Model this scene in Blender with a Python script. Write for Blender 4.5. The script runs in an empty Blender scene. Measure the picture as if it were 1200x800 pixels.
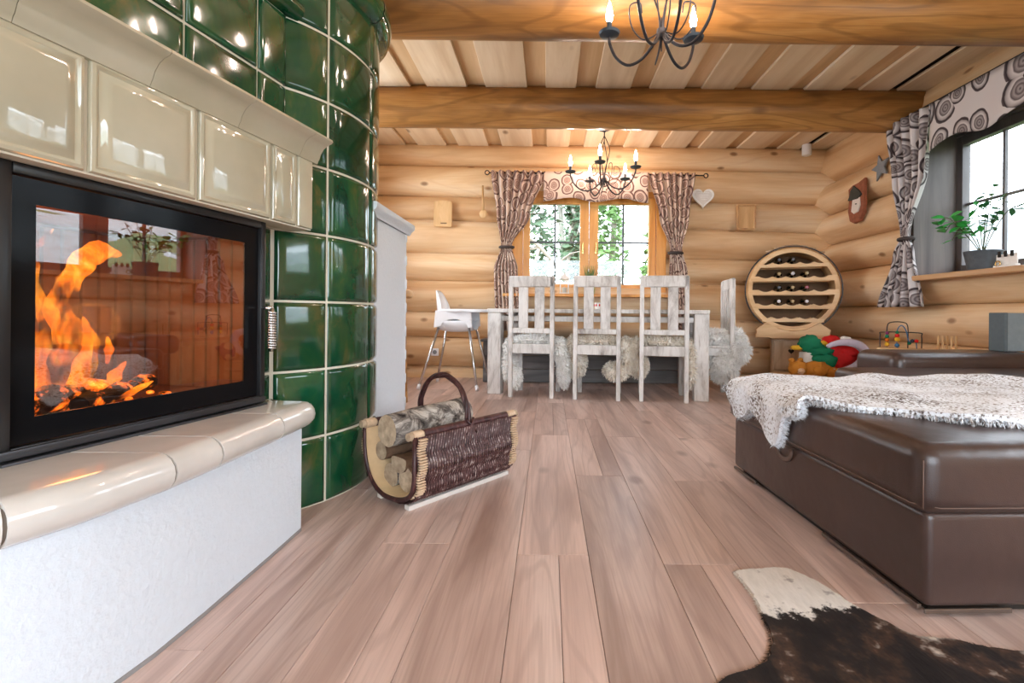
import bpy, bmesh, math, random
from mathutils import Vector, Matrix, noise
random.seed(7)
R = math.radians
PI = math.pi
SC = bpy.context.scene
COL = SC.collection
V = Vector

# ------------------------------------------------------------------ camera
cam = bpy.data.cameras.new('camera')
cam.lens = 16.8; cam.sensor_width = 36.0
cam.shift_x = -43 / 1200; cam.shift_y = -33 / 1200
cam.clip_start = 0.02; cam.clip_end = 200
camo = bpy.data.objects.new('camera', cam); COL.objects.link(camo)
camo.location = (0, 0, 0.75)
camo.rotation_euler = (Matrix.Rotation(R(90), 3, 'X') @ Matrix.Rotation(R(0.5), 3, 'Z')).to_euler()
SC.camera = camo

# ------------------------------------------------------------------ world, lights, exposure
W = bpy.data.worlds.new('world'); SC.world = W; W.use_nodes = True
bg = W.node_tree.nodes['Background']
bg.inputs[0].default_value = (0.80, 0.90, 1.0, 1); bg.inputs[1].default_value = 6.0
def area(name, loc, rot, sx, sy, power, col):
    l = bpy.data.lights.new(name, 'AREA'); l.shape = 'RECTANGLE'; l.size = sx; l.size_y = sy
    l.energy = power; l.color = col
    o = bpy.data.objects.new(name, l); COL.objects.link(o); o.location = loc; o.rotation_euler = rot
    return o
area('rear_added_daylight', (0.6, -3.0, 1.3), (R(90), 0, 0), 3.8, 2.0, 30, (0.82, 0.91, 1.0))  # added lamp in the unseen rear opening, brightens the room from behind
area('side_added_daylight', (3.40, 0.15, 1.62), (R(90), 0, R(90)), 1.7, 1.15, 15, (0.78, 0.89, 1.0))  # added lamp in an unseen opening beside the camera
area('left_added_daylight', (-2.42, 4.0, 1.75), (R(90), 0, R(-90)), 1.6, 0.95, 60, (0.84, 0.92, 1.0))  # added lamp outside the made-up left window, lifts the dining end
vs = SC.view_settings
vs.view_transform = 'Standard'; vs.look = 'None'; vs.gamma = 1.0; vs.use_curve_mapping = False
vs.exposure = 0.62
SC.cycles.max_bounces = 8; SC.cycles.transparent_max_bounces = 16
SC.cycles.sample_clamp_indirect = 6.0; SC.cycles.caustics_reflective = False; SC.cycles.caustics_refractive = False

# ------------------------------------------------------------------ material helpers
def srgb(r, g, b):
    f = lambda c: (c / 255 / 12.92) if c / 255 <= 0.04045 else ((c / 255 + 0.055) / 1.055) ** 2.4
    return (f(r), f(g), f(b), 1)
class NT:
    def __init__(s, name, rough=0.5, spec=0.5, color=None, metal=0, coat=0, coat_rough=0.05):
        s.m = bpy.data.materials.new(name); s.m.use_nodes = True
        s.t = s.m.node_tree; s.b = s.t.nodes['Principled BSDF']; s.out = s.t.nodes['Material Output']
        s.b.inputs['Roughness'].default_value = rough
        s.b.inputs['Specular IOR Level'].default_value = spec
        s.b.inputs['Metallic'].default_value = metal
        s.b.inputs['Coat Weight'].default_value = coat
        s.b.inputs['Coat Roughness'].default_value = coat_rough
        if color: s.b.inputs['Base Color'].default_value = color
    def n(s, typ, ins=None, **kw):
        x = s.t.nodes.new(typ)
        for k, v in kw.items(): setattr(x, k, v)
        for k, v in (ins or {}).items():
            if hasattr(v, 'is_output'): s.t.links.new(v, x.inputs[k])
            else: x.inputs[k].default_value = v
        return x
    def l(s, a, b): s.t.links.new(a, b)
    def math(s, op, a, b=0.0):
        return s.n('ShaderNodeMath', {0: a, 1: b}, operation=op).outputs[0]
    def ramp(s, fac, stops, interp='LINEAR'):
        r = s.n('ShaderNodeValToRGB', {0: fac}); cr = r.color_ramp; cr.interpolation = interp
        while len(cr.elements) < len(stops): cr.elements.new(0.5)
        for e, (p, c) in zip(cr.elements, stops): e.position = p; e.color = c if len(c) == 4 else (*c, 1)
        return r.outputs[0]
    def mix(s, fac, a, b, mode='MIX'):
        x = s.n('ShaderNodeMix', data_type='RGBA', blend_type=mode)
        for i, v in ((0, fac), (6, a), (7, b)):
            if hasattr(v, 'is_output'): s.l(v, x.inputs[i])
            else: x.inputs[i].default_value = v
        return x.outputs[2]
    def coords(s, scale=(1, 1, 1), rnd=True, uv=False):
        tc = s.n('ShaderNodeTexCoord'); v = tc.outputs['UV' if uv else 'Object']
        if rnd:
            oi = s.n('ShaderNodeObjectInfo')
            c = s.n('ShaderNodeCombineXYZ', {0: s.math('MULTIPLY', oi.outputs['Random'], 31.0),
                                             1: s.math('MULTIPLY', oi.outputs['Random'], 57.0),
                                             2: s.math('MULTIPLY', oi.outputs['Random'], 17.0)}).outputs[0]
            v = s.n('ShaderNodeVectorMath', {0: v, 1: c}, operation='ADD').outputs[0]
        return s.n('ShaderNodeMapping', {'Vector': v, 'Scale': scale}).outputs[0]
    def noise(s, vec, scale, detail=4, rough=0.55, dist=0.0):
        return s.n('ShaderNodeTexNoise', {'Vector': vec, 'Scale': scale, 'Detail': detail, 'Roughness': rough, 'Distortion': dist}).outputs[0]
    def col(s, c): s.l(c, s.b.inputs['Base Color'])
    def bump(s, h, strength=0.3, dist=0.01):
        b = s.n('ShaderNodeBump', {'Height': h, 'Strength': strength, 'Distance': dist})
        s.l(b.outputs[0], s.b.inputs['Normal'])
    def vary(s, c, lo, hi):
        oi = s.n('ShaderNodeObjectInfo')
        m = s.n('ShaderNodeMapRange', {0: oi.outputs['Random'], 3: lo, 4: hi}).outputs[0]
        return s.n('ShaderNodeHueSaturation', {'Value': m, 'Color': c}).outputs[0]
def wood(name, c_dark, c_mid, c_light, axis='X', stretch=0.1, scale=5.0, knots=0.0, knot_scale=3.0, rough=0.45,
         bump=0.15, var=(0.92, 1.06), contour=0.25, fine=0.25, spec=0.4, coat=0.0, knot_col=None):
    t = NT(name, rough, spec, coat=coat)
    sc = [1, 1, 1]; sc['XYZ'.index(axis)] = stretch
    v = t.coords(tuple(sc))
    n1 = t.noise(v, scale, 4, 0.55, 0.5)
    c = t.ramp(n1, [(0.3, c_dark), (0.52, c_mid), (0.72, c_light)])
    if contour:
        n2 = t.noise(v, scale * 0.55, 2, 0.4, 0.3)
        w = t.math('SINE', t.math('MULTIPLY', n2, 85.0))
        w = t.ramp(w, [(0.62, (0, 0, 0)), (0.98, (1, 1, 1))])
        w = t.math('MULTIPLY', w, contour)
        c = t.mix(w, c, c_dark)
    sc2 = [1, 1, 1]; sc2['XYZ'.index(axis)] = stretch * 0.25
    n3 = t.noise(t.coords(tuple(sc2)), scale * 22, 2, 0.5)
    c = t.mix(t.math('MULTIPLY', t.ramp(n3, [(0.45, (0, 0, 0)), (0.75, (1, 1, 1))]), fine), c, c_dark)
    if knots:
        sk = [1, 1, 1]; sk['XYZ'.index(axis)] = 0.55
        vo = t.n('ShaderNodeTexVoronoi', {'Vector': t.coords(tuple(sk)), 'Scale': knot_scale})
        k = t.ramp(vo.outputs['Distance'], [(0.06, (1, 1, 1)), (0.13, (0, 0, 0))])
        c = t.mix(t.math('MULTIPLY', k, knots), c, knot_col or c_dark)
    c = t.vary(c, *var)
    t.col(c)
    if bump: t.bump(n1, bump, 0.02)
    return t.m
def plain(name, color, rough=0.5, spec=0.5, metal=0, coat=0, nz=0.0, nscale=20, bump=0.0):
    t = NT(name, rough, spec, color, metal, coat)
    if nz or bump:
        n = t.noise(t.coords(), nscale, 5)
        if nz:
            k = t.n('ShaderNodeMapRange', {0: n, 1: 0.25, 2: 0.75, 3: 1 - nz, 4: 1 + nz}).outputs[0]
            t.col(t.n('ShaderNodeHueSaturation', {'Value': k, 'Color': color}).outputs[0])
        if bump: t.bump(n, bump, 0.01)
    return t.m
def emit(name, color, strength):
    t = NT(name, 0.5); t.b.inputs['Base Color'].default_value = color
    t.b.inputs['Emission Color'].default_value = color; t.b.inputs['Emission Strength'].default_value = strength
    return t.m
def glass(name, tint=(1, 1, 1, 1), ior=1.5, extra=0.0):
    t = NT(name)
    tr = t.n('ShaderNodeBsdfTransparent', {0: tint}); gl = t.n('ShaderNodeBsdfGlossy', {'Color': (1, 1, 1, 1), 'Roughness': 0.0})
    bf = t.n('ShaderNodeNewGeometry').outputs['Backfacing']
    fr = t.n('ShaderNodeFresnel', {'IOR': t.n('ShaderNodeMapRange', {0: bf, 3: ior, 4: 1 / ior}).outputs[0]}).outputs[0]
    if extra: fr = t.math('ADD', fr, extra)
    mx = t.n('ShaderNodeMixShader', {0: fr}); t.l(tr.outputs[0], mx.inputs[1]); t.l(gl.outputs[0], mx.inputs[2])
    t.l(mx.outputs[0], t.out.inputs[0])
    return t.m

MT = {}
MT['log_x'] = wood('peeled log', srgb(202, 156, 110), srgb(233, 199, 156), srgb(244, 221, 188), 'X', 0.12, 4, knots=0.8, knot_scale=4.2, rough=0.45, bump=0.2, contour=0.16, fine=0.20, knot_col=srgb(140, 90, 50))
MT['log_y'] = wood('peeled log side', srgb(202, 156, 110), srgb(233, 199, 156), srgb(244, 221, 188), 'Y', 0.12, 4, knots=0.8, knot_scale=4.2, rough=0.45, bump=0.2, contour=0.16, fine=0.20, knot_col=srgb(140, 90, 50))
MT['beam'] = wood('varnished beam', srgb(106, 70, 36), srgb(172, 122, 66), srgb(200, 152, 94), 'X', 0.16, 5, knots=0.8, knot_scale=2.2, rough=0.34, bump=0.35, contour=0.42, fine=0.35, knot_col=srgb(84, 50, 20), var=(0.97, 1.03))
MT['board'] = wood('ceiling board', srgb(210, 182, 148), srgb(230, 208, 178), srgb(241, 224, 200), 'Y', 0.08, 6, knots=0.8, knot_scale=3.0, rough=0.45, bump=0.06, contour=0.12, fine=0.12, knot_col=srgb(120, 84, 52))
MT['batten'] = wood('ceiling upper board', srgb(196, 158, 116), srgb(218, 184, 142), srgb(230, 200, 164), 'Y', 0.08, 6, rough=0.5, bump=0.06, contour=0.1, fine=0.12)  # recessed boards: some of their shade is put into this darker colour
MT['floor'] = wood('oak plank', srgb(166, 138, 127), srgb(214, 187, 176), srgb(230, 207, 197), 'Y', 0.10, 8, knots=0.55, knot_scale=3.2, rough=0.34, bump=0.05, contour=0.30, fine=0.36, var=(0.80, 1.10), knot_col=srgb(110, 78, 62))
MT['gap'] = plain('dark gap', (0.02, 0.014, 0.01, 1), 0.9)
MT['frame_wood'] = wood('window wood', srgb(190, 122, 48), srgb(222, 156, 78), srgb(236, 180, 104), 'Z', 0.1, 6, rough=0.35, bump=0.03, contour=0.15, fine=0.15)
MT['frame_shaded'] = wood('shaded window wood', srgb(84, 80, 84), srgb(106, 101, 103), srgb(124, 118, 117), 'Z', 0.1, 6, rough=0.5, bump=0.03, contour=0.15, fine=0.2)  # orange-brown window wood with its backlit grey shade put into the colour
MT['sill'] = wood('sill wood', srgb(170, 122, 80), srgb(204, 160, 112), srgb(220, 182, 138), 'Y', 0.1, 6, rough=0.4, bump=0.03, contour=0.15, fine=0.2)
MT['muntin'] = plain('dark muntin', srgb(70, 74, 76), 0.4)
MT['pane'] = glass('window glass')
MT['door_glass'] = glass('stove glass', (0.90, 0.86, 0.82, 1), 1.5, 0.075)
MT['white_wash'] = None
def whitewash():
    t = NT('whitewashed wood', 0.62, 0.3)
    v = t.coords((1, 1, 0.35))
    n = t.noise(v, 7, 8, 0.7, 0.6)
    c = t.ramp(n, [(0.30, srgb(120, 112, 106)), (0.40, srgb(186, 181, 176)), (0.52, srgb(218, 215, 211)), (0.75, srgb(236, 235, 232))])
    n2 = t.noise(t.coords((1, 1, 0.12)), 60, 3, 0.6)
    c = t.mix(t.math('MULTIPLY', t.ramp(n2, [(0.56, (0, 0, 0)), (0.72, (1, 1, 1))]), 0.5), c, srgb(138, 122, 108))
    t.col(t.vary(c, 0.93, 1.04)); t.bump(n2, 0.2, 0.004)
    return t.m
MT['white_wash'] = whitewash()
def tile_green():
    t = NT('green glaze', 0.10, 0.5, coat=0.35, coat_rough=0.04)
    n = t.noise(t.coords((1, 1, 0.6)), 5, 5, 0.6, 0.8)
    c = t.ramp(n, [(0.28, (0.002, 0.028, 0.013, 1)), (0.46, (0.004, 0.058, 0.025, 1)), (0.57, (0.016, 0.072, 0.024, 1)), (0.68, (0.085, 0.088, 0.026, 1))])  # olive: glaze mottling plus the ceiling's warm reflection put into the colour
    t.col(t.vary(c, 0.8, 1.25))
    t.bump(t.noise(t.coords(), 7, 2, 0.4), 0.10, 0.02)
    return t.m
MT['glaze_green'] = tile_green()
def tile_cream():
    t = NT('cream glaze', 0.06, 0.7, coat=1.0, coat_rough=0.02)
    n = t.noise(t.coords(), 4, 4)
    t.col(t.vary(t.ramp(n, [(0.3, srgb(176, 172, 151)), (0.7, srgb(196, 191, 170))]), 0.97, 1.03))
    t.bump(t.noise(t.coords(), 7, 2, 0.4), 0.22, 0.02)
    return t.m
MT['cream'] = tile_cream()
def tile_bench():
    t = NT('bench glaze', 0.09, 0.6, coat=0.4)
    n = t.noise(t.coords(), 5, 4)
    t.col(t.ramp(n, [(0.3, srgb(204, 201, 196)), (0.7, srgb(222, 219, 214))]))
    t.bump(t.noise(t.coords(), 9, 2, 0.4), 0.08, 0.02)
    return t.m
MT['bench'] = tile_bench()
MT['grout'] = plain('grout', srgb(214, 208, 192), 0.8)
MT['grout_dark'] = plain('bench grout', srgb(112, 102, 92), 0.8)
MT['plaster'] = plain('white plaster', srgb(214, 223, 232), 0.85, 0.2, nz=0.02, nscale=60, bump=0.35)
MT['plinth'] = plain('plinth', srgb(140, 138, 138), 0.7)
MT['black_metal'] = plain('black metal', (0.012, 0.012, 0.013, 1), 0.32, 0.5)
MT['dark_metal'] = plain('dark grey metal', (0.05, 0.05, 0.055, 1), 0.35, 0.5, metal=0.6)
MT['black_print'] = plain('black glass print', (0.007, 0.007, 0.008, 1), 0.10, 0.12)
MT['steel'] = plain('steel', (0.6, 0.6, 0.6, 1), 0.25, metal=1)
MT['brass'] = plain('brass', (0.75, 0.5, 0.18, 1), 0.25, metal=1)
MT['iron'] = plain('wrought iron', srgb(44, 44, 50), 0.45, 0.5, metal=0.4)
MT['iron_cup'] = plain('candle cup iron', srgb(54, 66, 78), 0.45, 0.5, metal=0.3)
MT['candle'] = plain('candle sleeve', srgb(190, 186, 176), 0.5)
MT['bulb'] = emit('bulb glow', (1.0, 0.80, 0.68, 1), 85.0)
MT['firebrick'] = plain('fireclay', srgb(150, 100, 66), 0.85, 0.2, nz=0.12, nscale=14, bump=0.2)
def flame_mat():
    t = NT('flame')
    v = t.coords((1, 1, 0.5), rnd=True)
    n = t.noise(v, 22, 4, 0.6, 1.2)
    c = t.ramp(n, [(0.30, (0.50, 0.05, 0.002, 1)), (0.47, (0.95, 0.18, 0.008, 1)), (0.62, (1.0, 0.36, 0.03, 1)), (0.78, (1.0, 0.66, 0.16, 1))])
    e = t.n('ShaderNodeEmission', {0: c, 1: 1.5}); tr = t.n('ShaderNodeBsdfTransparent')
    a = t.ramp(t.noise(v, 9, 3, 0.6, 0.8), [(0.42, (0, 0, 0)), (0.60, (1, 1, 1))])
    mx = t.n('ShaderNodeMixShader', {0: a}); t.l(tr.outputs[0], mx.inputs[1]); t.l(e.outputs[0], mx.inputs[2])
    t.l(mx.outputs[0], t.out.inputs[0])
    return t.m
MT['flame'] = flame_mat()
def ember_mat():
    t = NT('charred glowing wood', 0.9)
    n = t.noise(t.coords(), 16, 6, 0.65)
    t.col(t.ramp(n, [(0.4, (0.008, 0.006, 0.005, 1)), (0.7, (0.05, 0.03, 0.02, 1))]))
    g = t.ramp(n, [(0.5, (0, 0, 0)), (0.62, (1.0, 0.16, 0.01)), (0.75, (1.0, 0.5, 0.08))])
    t.l(g, t.b.inputs['Emission Color']); t.b.inputs['Emission Strength'].default_value = 2.5
    return t.m
MT['ember'] = ember_mat()
def leather():
    t = NT('brown leather', 0.31, 0.55)
    v = t.coords()
    n = t.noise(v, 3, 4)
    c = t.ramp(n, [(0.3, srgb(58, 43, 39)), (0.7, srgb(74, 56, 51))])
    t.col(c)
    h = t.n('ShaderNodeTexVoronoi', {'Vector': v, 'Scale': 420.0}).outputs['Distance']
    b1 = t.n('ShaderNodeBump', {'Height': h, 'Strength': 0.12, 'Distance': 0.002})
    b2 = t.n('ShaderNodeBump', {'Height': t.noise(v, 6, 3), 'Strength': 0.25, 'Distance': 0.02, 'Normal': b1.outputs[0]})
    t.l(b2.outputs[0], t.b.inputs['Normal'])
    return t.m
MT['leather'] = leather()
MT['stitch'] = plain('seam', srgb(104, 82, 72), 0.6)
def throw_mat():
    t = NT('speckled fur', 0.75, 0.2)
    v = t.coords(rnd=False)
    n = t.noise(v, 110, 2, 0.6)
    m = t.noise(v, 5, 3, 0.6)
    k = t.math('ADD', n, t.math('MULTIPLY', m, 0.55))
    t.col(t.ramp(k, [(0.55, srgb(84, 74, 70)), (0.66, srgb(160, 154, 152)), (0.74, srgb(228, 232, 238)), (1.0, srgb(243, 248, 255))]))
    return t.m
MT['throw'] = throw_mat()
def sheep_mat(name, a, b):
    t = NT(name, 0.8, 0.15)
    n = t.noise(t.coords(rnd=False), 14, 4, 0.6)
    t.col(t.ramp(n, [(0.3, a), (0.65, b)]))
    return t.m
MT['sheep'] = sheep_mat('sheepskin', srgb(232, 228, 222), srgb(250, 249, 246))
MT['sheep_tan'] = sheep_mat('cream sheepskin', srgb(222, 208, 188), srgb(246, 240, 230))
def hide_mat():
    t = NT('cowhide', 0.55, 0.25)
    tc = t.n('ShaderNodeTexCoord'); v = tc.outputs['Object']
    sx = t.n('ShaderNodeSeparateXYZ', {0: v})
    wob = t.math('MULTIPLY', t.math('SUBTRACT', t.noise(v, 12, 8, 0.72), 0.5), 0.34)
    # white forward end, dark body: boundary runs across the skin
    k = t.math('ADD', t.math('ADD', sx.outputs[1], t.math('MULTIPLY', sx.outputs[0], -0.10)), wob)
    white = t.ramp(k, [(0.0, (0, 0, 0)), (0.02, (1, 1, 1))])
    hair = t.noise(t.n('ShaderNodeMapping', {'Vector': v, 'Scale': (1, 0.25, 1), 'Rotation': (0, 0, 0.6)}).outputs[0], 90, 3, 0.6)
    body = t.ramp(t.noise(v, 6, 5, 0.65), [(0.34, srgb(30, 29, 33)), (0.47, srgb(46, 42, 43)), (0.55, srgb(86, 66, 56)), (0.63, srgb(206, 198, 190))])
    body = t.mix(0.42, body, t.ramp(hair, [(0.35, srgb(20, 19, 20)), (0.7, srgb(150, 138, 128))]), 'OVERLAY')
    wh = t.ramp(t.noise(v, 26, 3, 0.5), [(0.62, srgb(226, 222, 216)), (0.72, srgb(150, 144, 142))])
    wh = t.mix(0.2, wh, t.ramp(hair, [(0.3, srgb(150, 146, 140)), (0.7, srgb(240, 238, 235))]))
    t.col(t.mix(white, body, wh)); t.bump(hair, 0.4, 0.004)
    return t.m
MT['hide'] = hide_mat()
def ring_fabric(name, base, base2, rim, dark, scale):
    t = NT(name, 0.85, 0.15)
    v = t.coords(rnd=False, uv=True)
    nz = t.n('ShaderNodeTexNoise', {'Vector': v, 'Scale': 14.0, 'Detail': 2.0})
    vd = t.n('ShaderNodeVectorMath', {0: nz.outputs['Color'], 1: (0.5, 0.5, 0.5)}, operation='SUBTRACT').outputs[0]
    vd = t.n('ShaderNodeVectorMath', {0: vd, 'Scale': 0.018}, operation='SCALE').outputs[0]
    vv = t.n('ShaderNodeVectorMath', {0: v, 1: vd}, operation='ADD').outputs[0]
    vo = t.n('ShaderNodeTexVoronoi', {'Vector': vv, 'Scale': scale, 'Randomness': 0.75}, voronoi_dimensions='2D')
    d = vo.outputs['Distance']; cr = t.n('ShaderNodeSeparateColor', {0: vo.outputs['Color']})
    rad = t.n('ShaderNodeMapRange', {0: cr.outputs[0], 3: 0.62, 4: 1.15}).outputs[0]
    q = t.math('MULTIPLY', d, rad)
    rings = t.ramp(q, [(0.0, dark), (0.05, base2), (0.11, rim), (0.15, base2), (0.22, rim), (0.25, base), (0.34, base2),
                       (0.38, dark), (0.44, rim), (0.455, base), (1.0, base)])
    t.col(rings)
    t.bump(t.noise(v, 300, 2), 0.1, 0.001)
    return t.m
MT['fabric_warm'] = ring_fabric('ring print fabric', srgb(216, 194, 178), srgb(190, 162, 148), srgb(132, 98, 90), srgb(80, 56, 54), 7.0)
MT['fabric_grey'] = ring_fabric('grey ring print fabric', srgb(204, 198, 198), srgb(158, 150, 150), srgb(92, 82, 84), srgb(50, 44, 48), 5.5)
MT['tie'] = plain('dark tie', srgb(60, 52, 50), 0.8)
MT['wicker'] = wood('dark wicker', srgb(44, 24, 24), srgb(72, 42, 42), srgb(104, 70, 66), 'Z', 0.3, 40, rough=0.4, bump=0.1, contour=0, fine=0.2, var=(0.9, 1.1))
MT['wicker_mix'] = wood('mottled wicker', srgb(56, 32, 32), srgb(104, 76, 74), srgb(196, 182, 176), 'X', 1.0, 45, rough=0.4, bump=0.1, contour=0, fine=0.2, var=(0.95, 1.05))
MT['cane'] = plain('pale cane wrap', srgb(206, 178, 148), 0.5, nz=0.12, nscale=90)
MT['liner'] = plain('tan liner', srgb(196, 164, 122), 0.7, nz=0.1, nscale=18, bump=0.1)
MT['pale_strip'] = plain('pale wood strip', srgb(216, 208, 200), 0.5, nz=0.08)
def bark_mat():
    t = NT('birch bark', 0.85, 0.2)
    n = t.noise(t.coords((1, 1, 1)), 14, 7, 0.7, 0.8)
    t.col(t.ramp(n, [(0.36, srgb(40, 36, 34)), (0.48, srgb(112, 104, 98)), (0.58, srgb(190, 182, 172)), (0.72, srgb(222, 218, 210))]))
    t.bump(n, 0.8, 0.02)
    return t.m
MT['bark'] = bark_mat()
MT['bark_brown'] = plain('brown bark', srgb(104, 78, 58), 0.9, nz=0.35, nscale=30, bump=0.6)
def endgrain():
    t = NT('cut log end', 0.8, 0.2)
    n = t.noise(t.coords(), 28, 5, 0.6)
    t.col(t.vary(t.ramp(n, [(0.3, srgb(150, 128, 106)), (0.7, srgb(206, 184, 156))]), 0.8, 1.1))
    return t.m
MT['endgrain'] = endgrain()
MT['plastic_white'] = plain('white plastic', srgb(236, 237, 240), 0.3, 0.5)
MT['pine'] = wood('pine', srgb(196, 150, 98), srgb(222, 182, 130), srgb(236, 202, 156), 'X', 0.15, 8, rough=0.45, bump=0.04, contour=0.15, fine=0.15)
MT['pine_z'] = wood('pine upright', srgb(196, 150, 98), srgb(222, 182, 130), srgb(236, 202, 156), 'Z', 0.15, 8, rough=0.45, bump=0.04, contour=0.15, fine=0.15)
MT['pine_grey'] = wood('weathered pine', srgb(160, 132, 104), srgb(196, 168, 136), srgb(212, 188, 160), 'Z', 0.15, 8, rough=0.55, bump=0.06, contour=0.2, fine=0.2, knots=0.5, knot_scale=6)
MT['rack_dark'] = plain('dark rack back', srgb(122, 92, 66), 0.8, nz=0.1)
MT['bottle'] = plain('dark bottle glass', (0.006, 0.012, 0.007, 1), 0.08, 0.6)
for k, c in dict(cap_black=(30, 26, 28), cap_white=(214, 206, 210), cap_gold=(170, 140, 80), cap_red=(150, 30, 44)).items():
    MT[k] = plain(k.replace('_', ' '), srgb(*c), 0.35)
for k, c in dict(red=(206, 30, 30), green=(18, 120, 84), plush_brown=(190, 122, 38), lavender=(190, 182, 198), plum=(122, 44, 92), yellow=(228, 178, 50),
                 white=(232, 230, 226), skin=(218, 178, 140), orange=(222, 120, 36), blue=(60, 110, 150), taupe=(108, 92, 86), heart=(246, 245, 243), heart_in=(226, 222, 218),
                 grey_star=(134, 138, 142), grey_box=(128, 138, 142), grey_box_dark=(92, 102, 106)).items():
    MT[k] = plain(k.replace('_', ' ') + ' surface', srgb(*c), 0.7, 0.3, nz=0.08, nscale=40, bump=0.15 if k in ('red', 'green', 'plush_brown', 'plum') else 0.0)
MT['leaf'] = plain('glossy leaf', srgb(58, 158, 70), 0.3, 0.5, nz=0.2, nscale=8)
MT['leaf_dark'] = plain('dark leaf', srgb(50, 110, 66), 0.35, 0.5, nz=0.2, nscale=8)
MT['stem'] = plain('plant stem', srgb(84, 92, 62), 0.6)
MT['pot'] = plain('slate pot', srgb(74, 80, 86), 0.6, nz=0.2, nscale=30, bump=0.4)
MT['soil'] = plain('soil', srgb(50, 38, 30), 0.95)
MT['ground'] = plain('meadow', srgb(88, 100, 66), 0.95, 0.1, nz=0.25, nscale=2.5)
MT['hill'] = plain('pale hillside', srgb(150, 154, 154), 0.95, 0.1, nz=0.3, nscale=1.2)
MT['trunk'] = plain('pale trunk', srgb(158, 152, 144), 0.85, 0.1, nz=0.2, nscale=9)
MT['foliage'] = plain('spruce foliage', srgb(82, 104, 80), 0.8, 0.2, nz=0.3, nscale=3)
MT['foliage2'] = plain('light foliage', srgb(104, 136, 82), 0.8, 0.2, nz=0.3, nscale=3)
MT['face_white'] = plain('painted face', srgb(226, 216, 206), 0.7)
MT['bark_plaque'] = plain('bark slab', srgb(150, 88, 62), 0.8, nz=0.3, nscale=24, bump=0.4)
MT['hat'] = plain('dark green felt', srgb(66, 66, 58), 0.9, nz=0.15)
MT['vase'] = glass('vase glass', (0.90, 0.97, 0.90, 1), 1.4, 0.02)

# ------------------------------------------------------------------ mesh helpers
WM = {}          # object -> world matrix at build time
def tag(o, label=None, cat=None, group=None, kind=None):
    if label: o['label'] = label
    if cat: o['category'] = cat
    if group: o['group'] = group
    if kind: o['kind'] = kind
    return o
def thing(name, label, cat, loc=(0, 0, 0), rz=0.0, group=None):
    o = bpy.data.objects.new(name, None); COL.objects.link(o); o.empty_display_size = 0.1
    o.location = loc; o.rotation_euler = (0, 0, rz)
    WM[o] = Matrix.Translation(V(loc)) @ Matrix.Rotation(rz, 4, 'Z')
    return tag(o, label, cat, group)
def TR(loc=(0, 0, 0), rz=0, rx=0, ry=0, sc=(1, 1, 1)):
    return Matrix.Translation(V(loc)) @ Matrix.Rotation(rz, 4, 'Z') @ Matrix.Rotation(ry, 4, 'Y') @ Matrix.Rotation(rx, 4, 'X') @ Matrix.Diagonal((*sc, 1))
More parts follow.
